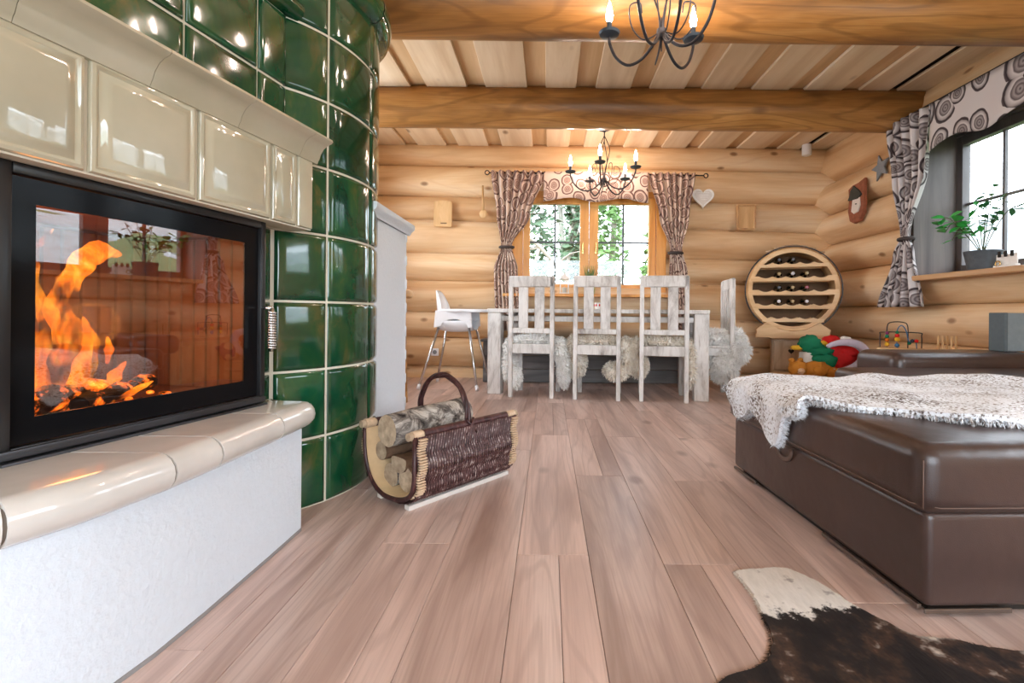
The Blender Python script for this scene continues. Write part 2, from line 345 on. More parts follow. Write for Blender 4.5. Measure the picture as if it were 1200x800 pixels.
class MB:
    def __init__(s): s.bm = bmesh.new()
    def merge(s, other, M=None):
        me = bpy.data.meshes.new('tmp'); other.to_mesh(me); other.free()
        if M is not None: me.transform(M)
        s.bm.from_mesh(me); bpy.data.meshes.remove(me); return s
    def box(s, c, d, M=None, r=0.0, seg=2):
        b = bmesh.new(); bmesh.ops.create_cube(b, size=1.0)
        bmesh.ops.scale(b, vec=V(d), verts=b.verts)
        if r: bmesh.ops.bevel(b, geom=list(b.edges), offset=min(r, min(d) * 0.49), segments=seg, profile=0.5, affect='EDGES')
        bmesh.ops.translate(b, vec=V(c), verts=b.verts)
        return s.merge(b, M)
    def bar(s, p0, p1, w, h=None, r=0.0, up=V((0, 0, 1))):
        p0, p1 = V(p0), V(p1); h = h or w; z = (p1 - p0); L = z.length; z.normalize()
        x = up.cross(z)
        if x.length < 1e-4: x = V((1, 0, 0))
        x.normalize(); y = z.cross(x)
        M = Matrix(((x.x, y.x, z.x, 0), (x.y, y.y, z.y, 0), (x.z, y.z, z.z, 0), (0, 0, 0, 1)))
        return s.box((0, 0, L / 2), (w, h, L), Matrix.Translation(p0) @ M, r, 1)
    def tube(s, pts, r, seg=8, caps=True, flat=1.0, closed=False):
        pts = [V(p) for p in pts]; n = len(pts)
        rs = r if isinstance(r, (list, tuple)) else [r] * n
        b = s.bm; rings = []; prev = None
        for i, p in enumerate(pts):
            if closed: t = pts[(i + 1) % n] - pts[i - 1]
            else: t = pts[min(i + 1, n - 1)] - pts[max(i - 1, 0)]
            t.normalize()
            if prev is None:
                a = V((0, 0, 1)) if abs(t.z) < 0.9 else V((1, 0, 0))
                x = a.cross(t).normalized()
            else:
                x = prev - t * prev.dot(t)
                x = x.normalized() if x.length > 1e-6 else t.orthogonal().normalized()
            prev = x; y = t.cross(x)
            rings.append([b.verts.new(p + (x * math.cos(k * 2 * PI / seg) + y * math.sin(k * 2 * PI / seg) * flat) * max(rs[i], 1e-4)) for k in range(seg)])
        m = n if closed else n - 1
        for i in range(m):
            A, B = rings[i], rings[(i + 1) % n]
            for k in range(seg): b.faces.new((A[k], A[(k + 1) % seg], B[(k + 1) % seg], B[k]))
        if caps and not closed:
            b.faces.new(list(reversed(rings[0]))); b.faces.new(rings[-1])
        return s
    def lathe(s, prof, seg=24, M=None):
        b = bmesh.new(); rings = []
        for (r, z) in prof:
            rings.append([b.verts.new((max(r, 1e-4) * math.cos(k * 2 * PI / seg), max(r, 1e-4) * math.sin(k * 2 * PI / seg), z)) for k in range(seg)])
        for i in range(len(prof) - 1):
            A, B = rings[i], rings[i + 1]
            for k in range(seg): b.faces.new((A[k], A[(k + 1) % seg], B[(k + 1) % seg], B[k]))
        b.faces.new(list(reversed(rings[0]))); b.faces.new(rings[-1])
        return s.merge(b, M)
    def prism(s, poly, z0, z1, M=None, r=0.0):
        b = bmesh.new()
        A = [b.verts.new((x, y, z0)) for x, y in poly]; B = [b.verts.new((x, y, z1)) for x, y in poly]
        n = len(poly)
        b.faces.new(list(reversed(A))); b.faces.new(B)
        for i in range(n): b.faces.new((A[i], A[(i + 1) % n], B[(i + 1) % n], B[i]))
        bmesh.ops.recalc_face_normals(b, faces=b.faces)
        if r: bmesh.ops.bevel(b, geom=[e for e in b.edges if abs(e.verts[0].co.z - e.verts[1].co.z) < 1e-6], offset=r, segments=2, affect='EDGES')
        return s.merge(b, M)
    def blob(s, c, rad, sub=2, amp=0.0, freq=6.0, M=None):
        b = bmesh.new(); bmesh.ops.create_icosphere(b, subdivisions=sub, radius=1.0)
        for v in b.verts:
            k = 1 + amp * noise.noise(v.co * freq * 0.3 + V(c) * 9)
            v.co = V((v.co.x * rad[0] * k, v.co.y * rad[1] * k, v.co.z * rad[2] * k))
        bmesh.ops.translate(b, vec=V(c), verts=b.verts)
        return s.merge(b, M)
    def grid(s, fn, na, nb, uvfn=None):
        b = s.bm; uvl = b.loops.layers.uv.verify() if uvfn else None
        vs_ = [[b.verts.new(fn(i / na, j / nb)) for j in range(nb + 1)] for i in range(na + 1)]
        for i in range(na):
            for j in range(nb):
                f = b.faces.new((vs_[i][j], vs_[i + 1][j], vs_[i + 1][j + 1], vs_[i][j + 1]))
                if uvfn:
                    for lp, (a, c) in zip(f.loops, ((i, j), (i + 1, j), (i + 1, j + 1), (i, j + 1))):
                        lp[uvl].uv = uvfn(a / na, c / nb)
        return s
    def build(s, name, mat, parent=None, smooth=False, local=False, fix=True, M=None):
        if fix: bmesh.ops.recalc_face_normals(s.bm, faces=s.bm.faces)
        me = bpy.data.meshes.new(name); s.bm.to_mesh(me); s.bm.free()
        if M is not None: me.transform(M)
        return mesh_obj(name, me, mat, parent, smooth, local)
def mesh_obj(name, me, mat, parent=None, smooth=False, local=False):
    if parent is not None and not local: me.transform(WM[parent].inverted())
    me.materials.append(mat)
    if smooth:
        me.polygons.foreach_set('use_smooth', [True] * len(me.polygons))
        if smooth == 'auto':
            me.set_sharp_from_angle(angle=R(40))
    o = bpy.data.objects.new(name, me); COL.objects.link(o)
    if parent is not None: o.parent = parent; WM[o] = WM[parent]
    else: WM[o] = Matrix.Identity(4)
    return o
def inst(o, parent, loc=None, rz=None):
    c = o.copy(); COL.objects.link(c); c.parent = parent
    if loc is not None: c.location = loc
    if rz is not None: c.rotation_euler = (0, 0, rz)
    WM[c] = WM.get(parent, Matrix.Identity(4)); return c
def copy_tree(o, parent=None):
    c = o.copy(); COL.objects.link(c)
    if parent is not None: c.parent = parent
    for ch in list(o.children): copy_tree(ch, c)
    return c
def smoothpts(pts, n=6):
    P = [V(p) for p in pts]; out = []
    for i in range(len(P) - 1):
        p0, p1, p2, p3 = P[max(i - 1, 0)], P[i], P[i + 1], P[min(i + 2, len(P) - 1)]
        for k in range(n):
            t = k / n
            out.append(0.5 * ((2 * p1) + (-p0 + p2) * t + (2 * p0 - 5 * p1 + 4 * p2 - p3) * t * t + (-p0 + 3 * p1 - 3 * p2 + p3) * t ** 3))
    out.append(P[-1]); return out
def lerp(a, b, t): return a + (b - a) * t
def pw(t, pts):
    for (t0, v0), (t1, v1) in zip(pts, pts[1:]):
        if t <= t1:
            k = (t - t0) / (t1 - t0); k = k * k * (3 - 2 * k); return v0 + (v1 - v0) * k
    return pts[-1][1]

# ================================================================== THE ROOM
CEIL = 2.68
# ---- floor: slab + planks
floor = tag(MB().box((0.6, 1.3, -0.031), (5.6, 9.0, 0.03)).build('floor', MT['gap']), kind='structure')
def plank(x0, x1, y0, y1):
    g = 0.0006; c = 0.0011
    b = bmesh.new()
    lo = [b.verts.new(p) for p in ((x0 + g, y0 + g, -0.016), (x1 - g, y0 + g, -0.016), (x1 - g, y1 - g, -0.016), (x0 + g, y1 - g, -0.016))]
    mi = [b.verts.new((v.co.x, v.co.y, -c)) for v in lo]
    hi = [b.verts.new((x0 + g + c, y0 + g + c, 0)), b.verts.new((x1 - g - c, y0 + g + c, 0)), b.verts.new((x1 - g - c, y1 - g - c, 0)), b.verts.new((x0 + g + c, y1 - g - c, 0))]
    b.faces.new(hi)
    for A, B in ((lo, mi), (mi, hi)):
        for k in range(4): b.faces.new((A[k], A[(k + 1) % 4], B[(k + 1) % 4], B[k]))
    m = MB(); m.bm.free(); m.bm = b
    o = m.build('plank', MT['floor'], floor)
    return o
PW = 0.2215
known = {-3: [1.552, 3.35], -2: [0.55, 2.62], -1: [1.486, 2.95], 0: [0.42, 2.215, 3.4], 1: [1.435, 2.917], 2: [0.6, 2.154, 3.7], 3: [1.25, 2.9], -4: [0.85, 2.5]}
for k in range(-9, 15):
    xa = 0.13 + PW * k; xb = xa + PW
    ends = list(known.get(k, []))
    if not ends: ends = [random.uniform(0.4, 1.3)]
    while ends[-1] < 4.6: ends.append(ends[-1] + random.uniform(0.75, 1.5))
    ys = [-1.4] + [e for e in ends if e < 5.4] + [5.75]
    for a, b in zip(ys, ys[1:]):
        sp = random.random() < 0.4
        if k == -1 and a < 1.4: sp = True
        if k == -3 and a < 1.5: sp = True
        if k == 1 and a < 1.4: sp = True
        if (k, a) in ((-1, 1.486), (0, 0.42), (1, 1.435), (-2, 0.55)): sp = False
        if sp:
            q = random.choice((0.4, 0.5, 0.42, 0.58))
            xm = lerp(xa, xb, q); plank(xa, xm, a, b); plank(xm, xb, a, b)
        else: plank(xa, xb, a, b)
tag(MB().box((0.6, -2.3, -0.008), (5.6, 1.8, 0.016)).build('plank', MT['floor'], floor))

# ---- log builder: a swept oval; 'axis' X or Y, ends have their own z ranges
def log(parent, axis, a0, a1, za, zb, crest, bulge, mat, inward, seed=0, name='log', nseg=16, zmax=9.0):
    rnd = random.Random(seed); L = a1 - a0
    nr = max(2, int(L / 0.3) + 1)
    b = bmesh.new(); rings = []
    for i in range(nr + 1):
        t = i / nr; a = lerp(a0, a1, t)
        z0 = lerp(za[0], zb[0], t); z1 = lerp(za[1], zb[1], t)
        zc = (z0 + z1) / 2; h = (z1 - z0) / 2 * 1.03
        ring = []
        for k in range(nseg):
            th = 2 * PI * k / nseg
            w = 1 + 0.025 * noise.noise(V((a * 1.3, th, seed * 3.7)))
            out = bulge * math.cos(th) * w; up = h * math.sin(th) * w
            c = crest + inward * (-bulge + out)       # out>0 -> towards the room
            zq = min(zc + up, zmax)
            p = (a, c, zq) if axis == 'X' else (c, a, zq)
            ring.append(b.verts.new(p))
        rings.append(ring)
    for A, B in zip(rings, rings[1:]):
        for k in range(nseg): b.faces.new((A[k], A[(k + 1) % nseg], B[(k + 1) % nseg], B[k]))
    b.faces.new(rings[0]); b.faces.new(list(reversed(rings[-1])))
    m = MB(); m.bm.free(); m.bm = b
    return m.build(name, mat, parent, smooth='auto')

# ---- back wall: a recessed core with an opening, and log courses
wall_back = MB()
wx0, wx1, wz0, wz1 = -0.44, 1.345, 1.0, 2.12
for (x0, x1, z0, z1) in ((-2.4, wx0, -0.05, 2.9), (wx1, 3.6, -0.05, 2.9), (wx0, wx1, -0.05, wz0), (wx0, wx1, wz1, 2.9)):
    wall_back.box(((x0 + x1) / 2, 5.69, (z0 + z1) / 2), (x1 - x0, 0.16, z1 - z0))
wall_back = tag(wall_back.build('wall_back', MT['log_x']), kind='structure')
JL = [2.74, 2.462, 2.107, 1.828, 1.445, 1.12, 0.757, 0.458, 0.129, -0.17]
JR = [2.72, 2.433, 2.06, 1.74, 1.398, 1.10, 0.69, 0.377, 0.07, -0.22]
def jz(i, x): return lerp(JL[i], JR[i], (x + 1.4) / 3.4)
for i in range(9):
    spans = [(-2.45, 3.55)]
    if 2 <= i <= 4: spans = [(-2.45, wx0), (wx1, 3.55)]
    for a, b in spans:
        log(wall_back, 'X', a, b, (jz(i + 1, a), jz(i, a)), (jz(i + 1, b), jz(i, b)), 5.50 - 0.02 * (i % 2), 0.15, MT['log_x'], -1, seed=i + int(a * 7))
# ---- right wall; its nearer opening is unseen, added for daylight
def right_openings(): return ((2.2, 4.0, 1.02, 2.27), (-0.75, 1.05, 1.02, 2.27))
wr = MB(); ys = [(-3.3, -0.75), (1.05, 2.2), (4.0, 5.75)]
for a, b in ys: wr.box((3.40, (a + b) / 2, 1.42), (0.16, b - a, 2.95))
for a, b in ((-0.75, 1.05), (2.2, 4.0)):
    wr.box((3.40, (a + b) / 2, 0.485), (0.16, b - a, 1.07)); wr.box((3.40, (a + b) / 2, 2.585), (0.16, b - a, 0.63))
wall_right = tag(wr.build('wall_right', MT['log_y']), kind='structure')
RJ = [2.76, 2.27, 1.91, 1.56, 1.24, 0.85, 0.52, 0.20, -0.12]
for i in range(8):
    spans = [(-3.2, 5.9)]
    if 1 <= i <= 3: spans = [(-3.2, -0.75), (1.05, 2.2), (4.0, 5.9)]
    if i == 4: spans = [(-3.2, -0.75), (-0.75, 1.05), (1.05, 2.2), (2.2, 4.0), (4.0, 5.9)]
    for a, b in spans:
        top = RJ[i]; bot = RJ[i + 1]
        log(wall_right, 'Y', a, b, (bot, top), (bot, top), 3.10 + (0.05 if i == 0 else 0.0), 0.19 if i else 0.24, MT['log_y'], -1, seed=40 + i, zmax=1.045 if i == 4 and a in (-0.75, 2.2) else 9.0)
# ---- left wall, with a window opening added behind the stove for light
wl = MB()
for (y0, y1, z0, z1) in ((-3.2, 3.1, -0.07, 2.87), (4.9, 5.8, -0.07, 2.87), (3.1, 4.9, -0.07, 1.24), (3.1, 4.9, 2.27, 2.87)): wl.box((-2.27, (y0 + y1) / 2, (z0 + z1) / 2), (0.16, y1 - y0, z1 - z0))
wall_left = tag(wl.build('wall_left', MT['log_y']), kind='structure')
for i in range(9):
    zr = (RJ[i + 1], RJ[i]) if i < 8 else (-0.4, -0.12)
    for a, b in ([(-3.2, 3.1), (4.9, 5.9)] if 1 <= i <= 3 else [(-3.2, 5.9)]): log(wall_left, 'Y', a, b, zr, zr, -2.02, 0.17, MT['log_y'], 1, seed=70 + i)
# ---- rear wall (behind the viewer) with a wide unglazed opening, added for daylight
wf = MB()
for (x0, x1, z0, z1) in ((-2.4, -1.35, -0.05, 2.9), (2.55, 3.5, -0.05, 2.9), (-1.35, 2.55, -0.05, 0.25), (-1.35, 2.55, 2.35, 2.9)):
    wf.box(((x0 + x1) / 2, -3.2, (z0 + z1) / 2), (x1 - x0, 0.2, z1 - z0))
tag(wf.build('wall_front', MT['log_x']), kind='structure')
# ---- ceiling: deck + boards at two levels
ceiling = tag(MB().box((0.6, 1.3, CEIL + 0.075), (5.9, 9.2, 0.04)).build('ceiling', MT['gap']), kind='structure')
rec = [(-2.14, -2.0), (-1.67, -1.53), (-1.2, -1.06), (-0.714, -0.557), (-0.2, -0.042), (0.217, 0.385), (0.684, 0.845), (1.145, 1.29), (1.57, 1.72), (2.04, 2.17), (2.49, 2.64), (2.895, 2.965)]
edge = -2.35
def board(x0, x1, z0, z1, m):
    MB().box(((x0 + x1) / 2, 1.3, (z0 + z1) / 2), (x1 - x0, 9.0, z1 - z0), r=0.004, seg=1).build('board', m, ceiling)
for i, (a, b) in enumerate(rec):
    board(edge, a, CEIL, CEIL + 0.026, MT['board'])
    if i < len(rec) - 1: board(a - 0.03, b + 0.03, CEIL + 0.028, CEIL + 0.05, MT['batten'])
    edge = b
board(edge, 3.42, CEIL, CEIL + 0.026, MT['board'])
# ---- beams
for (y, zc, r, sd) in ((4.22, 2.565, 0.172, 91), (2.83, 2.565, 0.172, 92)):
    o = log(None, 'X', -2.3, 3.36, (zc - r, zc + r), (zc - r * 1.06, zc + r), y - r, r, MT['beam'], -1, seed=sd, name='trim_%d' % (sd - 90), nseg=24)
    tag(o, kind='structure')

# ---- window in the back wall
def window(name, axis, along, glass_at, casing, panes, z0, z1, zmid, mats, depth_dir, handles=True):
    """casing=(a0,a1,zb,zt); panes=[(g0,g1,muntin)]; axis 'X' wall plane faces -Y, axis 'Y' faces -X"""
    def bx(mb, a0, a1, z_0, z_1, d0, d1, r=0.003):
        if axis == 'X': mb.box(((a0 + a1) / 2, (d0 + d1) / 2, (z_0 + z_1) / 2), (a1 - a0, abs(d1 - d0), z_1 - z_0), r=r, seg=1)
        else: mb.box(((d0 + d1) / 2, (a0 + a1) / 2, (z_0 + z_1) / 2), (abs(d1 - d0), a1 - a0, z_1 - z_0), r=r, seg=1)
        return mb
    root = thing(name, None, None, (along, glass_at, z0) if axis == 'X' else (glass_at, along, z0)); root['kind'] = 'structure'
    a0, a1, zb, zt = casing; g = glass_at
    lo = min(p[0] for p in panes) - 0.075; hi = max(p[1] for p in panes) + 0.075
    f = MB()
    bx(f, a0, lo - 0.006, zb, zt, g - 0.06, g + 0.07); bx(f, hi + 0.006, a1, zb, zt, g - 0.06, g + 0.07)
    bx(f, lo - 0.006, hi + 0.006, z1 + 0.075, zt, g - 0.055, g + 0.07); bx(f, lo - 0.006, hi + 0.006, zb, z0 - 0.075, g - 0.055, g + 0.07)
    f.build('frame', mats[0], root)
    for (p0, p1, mu) in panes:
        sl = p0 - 0.075 if p0 - 0.075 <= lo + 1e-6 else p0 - (p0 - prev) / 2 + 0.003
        nxt = [q for q in panes if q[0] > p1]
        sr = p1 + 0.075 if not nxt else p1 + (nxt[0][0] - p1) / 2 - 0.003
        prev = p1
        sh = MB()
        bx(sh, sl, p0, z0 - 0.075, z1 + 0.075, g - 0.04, g + 0.03); bx(sh, p1, sr, z0 - 0.075, z1 + 0.075, g - 0.04, g + 0.03)
        bx(sh, p0, p1, z0 - 0.075, z0, g - 0.04, g + 0.03); bx(sh, p0, p1, z1, z1 + 0.075, g - 0.04, g + 0.03)
        so = sh.build('sash', mats[0], root)
        bx(MB(), p0 - 0.01, p1 + 0.01, z0 - 0.01, z1 + 0.01, g - 0.003, g + 0.003, 0).build('pane', MT['pane'], so)
        mm = MB(); bx(mm, mu - 0.010, mu + 0.010, z0, z1, g - 0.012, g + 0.012, 0); bx(mm, p0, p1, zmid - 0.010, zmid + 0.010, g - 0.011, g + 0.011, 0)
        mm.build('muntin', mats[1], so)
        if handles:
            hx = p1 + 0.03 if nxt else p0 - 0.03
            hd = MB()
            if axis == 'X':
                hd.box((hx, g - 0.046, zmid - 0.10), (0.022, 0.012, 0.07), r=0.003); hd.tube([(hx, g - 0.05, zmid - 0.10), (hx, g - 0.085, zmid - 0.10)], 0.007, 8); hd.box((hx, g - 0.088, zmid - 0.06), (0.014, 0.012, 0.10), r=0.004)
            else:
                hd.box((g - 0.046, hx, zmid - 0.10), (0.012, 0.022, 0.07), r=0.003); hd.box((g - 0.088, hx, zmid - 0.06), (0.012, 0.014, 0.10), r=0.004); hd.tube([(g - 0.05, hx, zmid - 0.10), (g - 0.085, hx, zmid - 0.10)], 0.007, 8)
            hd.build('handle', MT['brass'], so)
    return root
win1 = window('window_1', 'X', 0.46, 5.56, (wx0, wx1, 0.97, 2.16), [(-0.225, 0.355, 0.065), (0.565, 1.15, 0.857)], 1.085, 2.015, 1.575, (MT['frame_wood'], MT['muntin']), 1)
tr1 = MB().box((0.4525, 5.47, 0.955), (1.95, 0.22, 0.035), r=0.006).build('trim_3', MT['frame_wood']); tag(tr1, kind='structure')
win2 = window('window_2', 'Y', 3.18, 3.44, (2.24, 4.03, 1.07, 2.27), [(2.42, 3.08, 2.75), (3.28, 3.94, 3.61)], 1.175, 2.165, 1.675, (MT['frame_shaded'], MT['frame_shaded']), 1, handles=False)
window('added_window', 'Y', 4.0, -2.27, (3.1, 4.9, 1.24, 2.27), [(3.28, 3.91, 3.6), (4.09, 4.72, 4.4)], 1.39, 2.12, 1.755, (MT['frame_wood'], MT['muntin']), 1, handles=False)  # unseen window, added behind the stove to let in more light
rv = MB()
rv.box((3.22, 4.015, 1.66), (0.36, 0.05, 1.22), r=0.004); rv.box((3.22, 2.185, 1.66), (0.36, 0.05, 1.22), r=0.004)
rv.box((3.22, 3.1, 2.275), (0.36, 1.88, 0.03), r=0.004)
MT['reveal'] = wood('window reveal wood', srgb(74, 66, 64), srgb(96, 86, 82), srgb(114, 102, 96), 'Z', 0.1, 6, rough=0.5, bump=0.03, contour=0.15, fine=0.2)
tag(rv.build('trim_4', MT['reveal']), kind='structure')
tag(MB().box((3.19, 3.08, 1.062), (0.42, 1.74, 0.042), r=0.008).build('trim_5', MT['sill']), kind='structure')

# ================================================================== OUTDOORS
gm = MB()
def gfn(a, b):
    x = lerp(-40, 50, a); y = lerp(-25, 60, b)
    h = -0.9 + 0.25 * noise.noise(V((x * 0.15, y * 0.15, 3)))
    if x > 10: h += (x - 10) * 0.30
    return V((x, y, h))
gm.grid(gfn, 60, 60)
tag(gm.build('ground', MT['ground'], smooth=True), kind='structure')
hm = MB()
def hfn(a, b):
    y = lerp(-30, 60, a); t = b
    return V((14 + 34 * t + 2 * noise.noise(V((y * 0.1, t * 4, 0))), y, -0.6 + 12.5 * t + 0.8 * noise.noise(V((y * 0.25, t * 9, 5)))))
hm.grid(hfn, 60, 24)
tag(hm.build('hill', MT['hill'], smooth=True), kind='structure')
def tree(label, x, y, h, tr, crown, leafmat, seed, group=None, cone=True):
    rnd = random.Random(seed)
    root = thing('tree', label, 'tree', (x, y, -0.95), 0, group)
    t = MB(); pts = [(x + 0.15 * math.sin(k * 0.8 + seed), y, -0.95 + h * k / 8) for k in range(9)]
    t.tube(pts, [tr * (1 - 0.75 * k / 8) for k in range(9)], 8)
    for k in range(14):
        z = rnd.uniform(0.1, 0.9) * h - 0.95; a = rnd.uniform(0, 6.28); L = rnd.uniform(0.5, 1.3) * crown
        t.tube([(x, y, z), (x + L * 0.5 * math.cos(a), y + L * 0.5 * math.sin(a), z + 0.05), (x + L * math.cos(a), y + L * math.sin(a), z + rnd.uniform(-0.3, 0.3))], [0.03, 0.02, 0.008], 5)
    t.build('trunk', MT['trunk'], root, smooth=True)
    vs_, fs_ = [], []
    for k in range(1500):
        tt = rnd.uniform(0.05, 1.0); z = -0.95 + h * tt; rr = crown * ((1.05 - tt) if cone else math.sin(PI * min(1, tt + 0.05)) + 0.15)
        a = rnd.uniform(0, 6.28); q = rr * math.sqrt(rnd.uniform(0.08, 1))
        c = V((x + q * math.cos(a), y + q * math.sin(a), z)); s_ = rnd.uniform(0.05, 0.13)
        u = V((rnd.gauss(0, 1), rnd.gauss(0, 1), rnd.gauss(0, 0.5))).normalized(); w = u.orthogonal().normalized()
        i0 = len(vs_); vs_ += [c - u * s_ * 1.4, c + w * s_ * 0.6, c + u * s_ * 1.4, c - w * s_ * 0.6]; fs_.append((i0, i0 + 1, i0 + 2, i0 + 3))
    me = bpy.data.meshes.new('crown'); me.from_pydata(vs_, [], fs_)
    o = mesh_obj('crown', me, leafmat, root); o['kind'] = 'stuff'
trees = [(-2.5, 10.6, 7, 0.13, 0.75, 'foliage', 1), (-0.55, 11.5, 8, 0.12, 0.9, 'foliage', 2), (0.55, 10.2, 8, 0.11, 0.35, 'foliage', 3), (1.55, 12.5, 7, 0.12, 0.9, 'foliage2', 4),
         (2.6, 11.0, 6, 0.10, 0.8, 'foliage2', 5), (-4.4, 13.5, 7, 0.12, 1.4, 'foliage', 6), (0.5, 16.0, 9, 0.15, 1.7, 'foliage', 7), (-1.6, 18.5, 9, 0.15, 2.0, 'foliage2', 8), (4.0, 14.0, 8, 0.14, 1.6, 'foliage2', 9)]
for k, (x, y, h, tr_, cr_, lm, sd) in enumerate(trees):
    tree(('dark green' if lm == 'foliage' else 'light green') + ' slender tree with a pale trunk outside the dining table window', x, y, h, tr_, cr_, MT[lm], sd, 'trees outside the dining window')
def bush(x, y, r, seed):
    rnd = random.Random(seed); vs_, fs_ = [], []
    for k in range(900):
        a = rnd.uniform(0, 6.28); p = rnd.uniform(0, 1.57); q = r * rnd.uniform(0.7, 1)
        c = V((x + q * math.cos(a) * math.cos(p), y + q * math.sin(a) * math.cos(p), -0.95 + 2.6 * q * math.sin(p))); s_ = rnd.uniform(0.04, 0.1)
        u = V((rnd.gauss(0, 1), rnd.gauss(0, 1), rnd.gauss(0, 1))).normalized(); w = u.orthogonal().normalized()
        i0 = len(vs_); vs_ += [c - u * s_, c + w * s_ * 0.6, c + u * s_, c - w * s_ * 0.6]; fs_.append((i0, i0 + 1, i0 + 2, i0 + 3))
    me = bpy.data.meshes.new('bush'); me.from_pydata(vs_, [], fs_)
    tag(mesh_obj('bush', me, MT['foliage2']), 'light green bush growing low outside the dining window', 'bush', 'bushes outside the dining window')
for k, (x, y, r) in enumerate([(-1.15, 8.9, 0.85), (0.95, 8.8, 0.78), (2.65, 8.9, 0.85), (-3.0, 8.9, 0.9)]): bush(x, y, r, 30 + k)
dm = MB()
dm.tube(smoothpts([(-0.85, 8.0, 2.4), (-0.15, 8.0, 1.85), (0.35, 8.0, 1.2), (0.65, 8.0, 0.55), (0.75, 8.0, -0.9)], 4), 0.035, 6)
dm.tube([(-0.15, 8.0, 1.85), (-0.35, 8.0, 1.3), (-0.5, 8.0, 0.7)], [0.025, 0.02, 0.012], 5); dm.tube([(-0.15, 8.0, 1.85), (-0.7, 8.05, 1.75), (-1.1, 8.1, 1.5)], [0.02, 0.016, 0.01], 5)
dm.tube([(-0.3, 8.0, 1.97), (-0.5, 8, 1.6), (-0.8, 8, 1.45)], [0.018, 0.014, 0.008], 5); dm.tube([(0.1, 8.0, 1.55), (0.35, 8, 1.75), (0.55, 8, 1.8)], [0.018, 0.014, 0.008], 5)
tag(dm.build('dead_branch', MT['trunk'], smooth=True), 'bare leaning dead tree with pale branches outside the dining window', 'tree')

# ================================================================== MASONRY STOVE
TC = V((-1.348, 2.145, 0)); TR_ = 0.545
stove = thing('masonry_stove', 'round green tiled masonry stove with cream hood, glass fire door and white bench', 'stove', TC)
TW = R(10.8); tv = V((math.sin(TW), math.cos(TW), 0)); nv = V((math.cos(TW), -math.sin(TW), 0)); Q = V((-1.083, 0.951, 0))
def wp(s, w, z): return Q + tv * s + nv * w + V((0, 0, z))
MW = Matrix(((tv.x, nv.x, 0, Q.x), (tv.y, nv.y, 0, Q.y), (0, 0, 1, 0), (0, 0, 0, 1)))     # wing local (s, w, z) -> world
ROW = 0.262
# tower core
tc_ = MB(); tc_.lathe([(TR_ - 0.010, 1.06), (TR_ - 0.010, 2.60)], 64, TR(TC))
pc = [(0.0, 0.0)] + [((TR_ - 0.010) * math.cos(R(a)), (TR_ - 0.010) * math.sin(R(a))) for a in range(-60, 201, 5)]      # open towards the firebox
tc_.prism(pc, 0.0, 1.06, TR(TC)); tc_.build('tower_core', MT['grout'], stove, smooth='auto')
def tower_tile(a0, a1, h):
    g = 0.0045 / TR_; a0 += g; a1 -= g; b = bmesh.new()
    az = [0, 0.03, 0.08, 0.2, 0.35, 0.5, 0.65, 0.8, 0.92, 0.97, 1]; zz = [0, 0.025, 0.07, 0.5, 0.93, 0.975, 1]
    eo = lambda t: 0.0 if t in (0, 1) else (0.72 if min(t, 1 - t) < 0.04 else 1.0)
    vs_ = []
    for a in az:
        colv = []
        for z in zz:
            r = TR_ - 0.009 + 0.009 * min(eo(a), eo(z)); an = lerp(a0, a1, a)
            colv.append(b.verts.new((r * math.cos(an), r * math.sin(an), 0.0045 + z * (h - 0.009))))
        vs_.append(colv)
    for i in range(len(az) - 1):
        for j in range(len(zz) - 1): b.faces.new((vs_[i][j], vs_[i + 1][j], vs_[i + 1][j + 1], vs_[i][j + 1]))
    m = MB(); m.bm.free(); m.bm = b
    return m.build('tile', MT['glaze_green'], stove, smooth=True, local=True)
for (c0, c1) in ((-106, -78), (-78, -50)):
    inst_t = tower_tile(R(c0), R(c1), ROW); inst_t.location.z = ROW * 7
for (c0, c1) in ((-50, -28.7), (-28.7, 0), (0, 28.7), (28.7, 57), (57, 86)):
    t0 = tower_tile(R(c0), R(c1), ROW)
    for k in range(1, 8): inst(t0, stove, (0, 0, ROW * k))
# tower cornice roll, in pieces
zc = ROW * 8 + 0.03
for (c0, c1) in ((-106, -78), (-78, -50), (-50, -28.7), (-28.7, 0), (0, 28.7), (28.7, 57), (57, 86)):
    m = MB(); n = 8; prof = [(-0.01, -0.085), (0.022, -0.08), (0.045, -0.055), (0.055, -0.02), (0.05, 0.02), (0.032, 0.045), (0.0, 0.055), (-0.04, 0.055)]
    def cfn(a, b, c0=c0, c1=c1):
        an = lerp(R(c0) + 0.006, R(c1) - 0.006, a); i = b * (len(prof) - 1); r, z = prof[int(round(i))]
        return V((TC.x + (TR_ + r) * math.cos(an), TC.y + (TR_ + r) * math.sin(an), zc + z))
    m.grid(cfn, n, len(prof) - 1); m.build('cornice', MT['glaze_green'], stove, smooth=True)
MB().lathe([(TR_ - 0.03, ROW * 8), (TR_ + 0.035, ROW * 8), (TR_ + 0.035, ROW * 8 + 0.08), (TR_ - 0.03, ROW * 8 + 0.08)], 64, TR(TC)).build('cornice_core', MT['grout'], stove, smooth='auto')
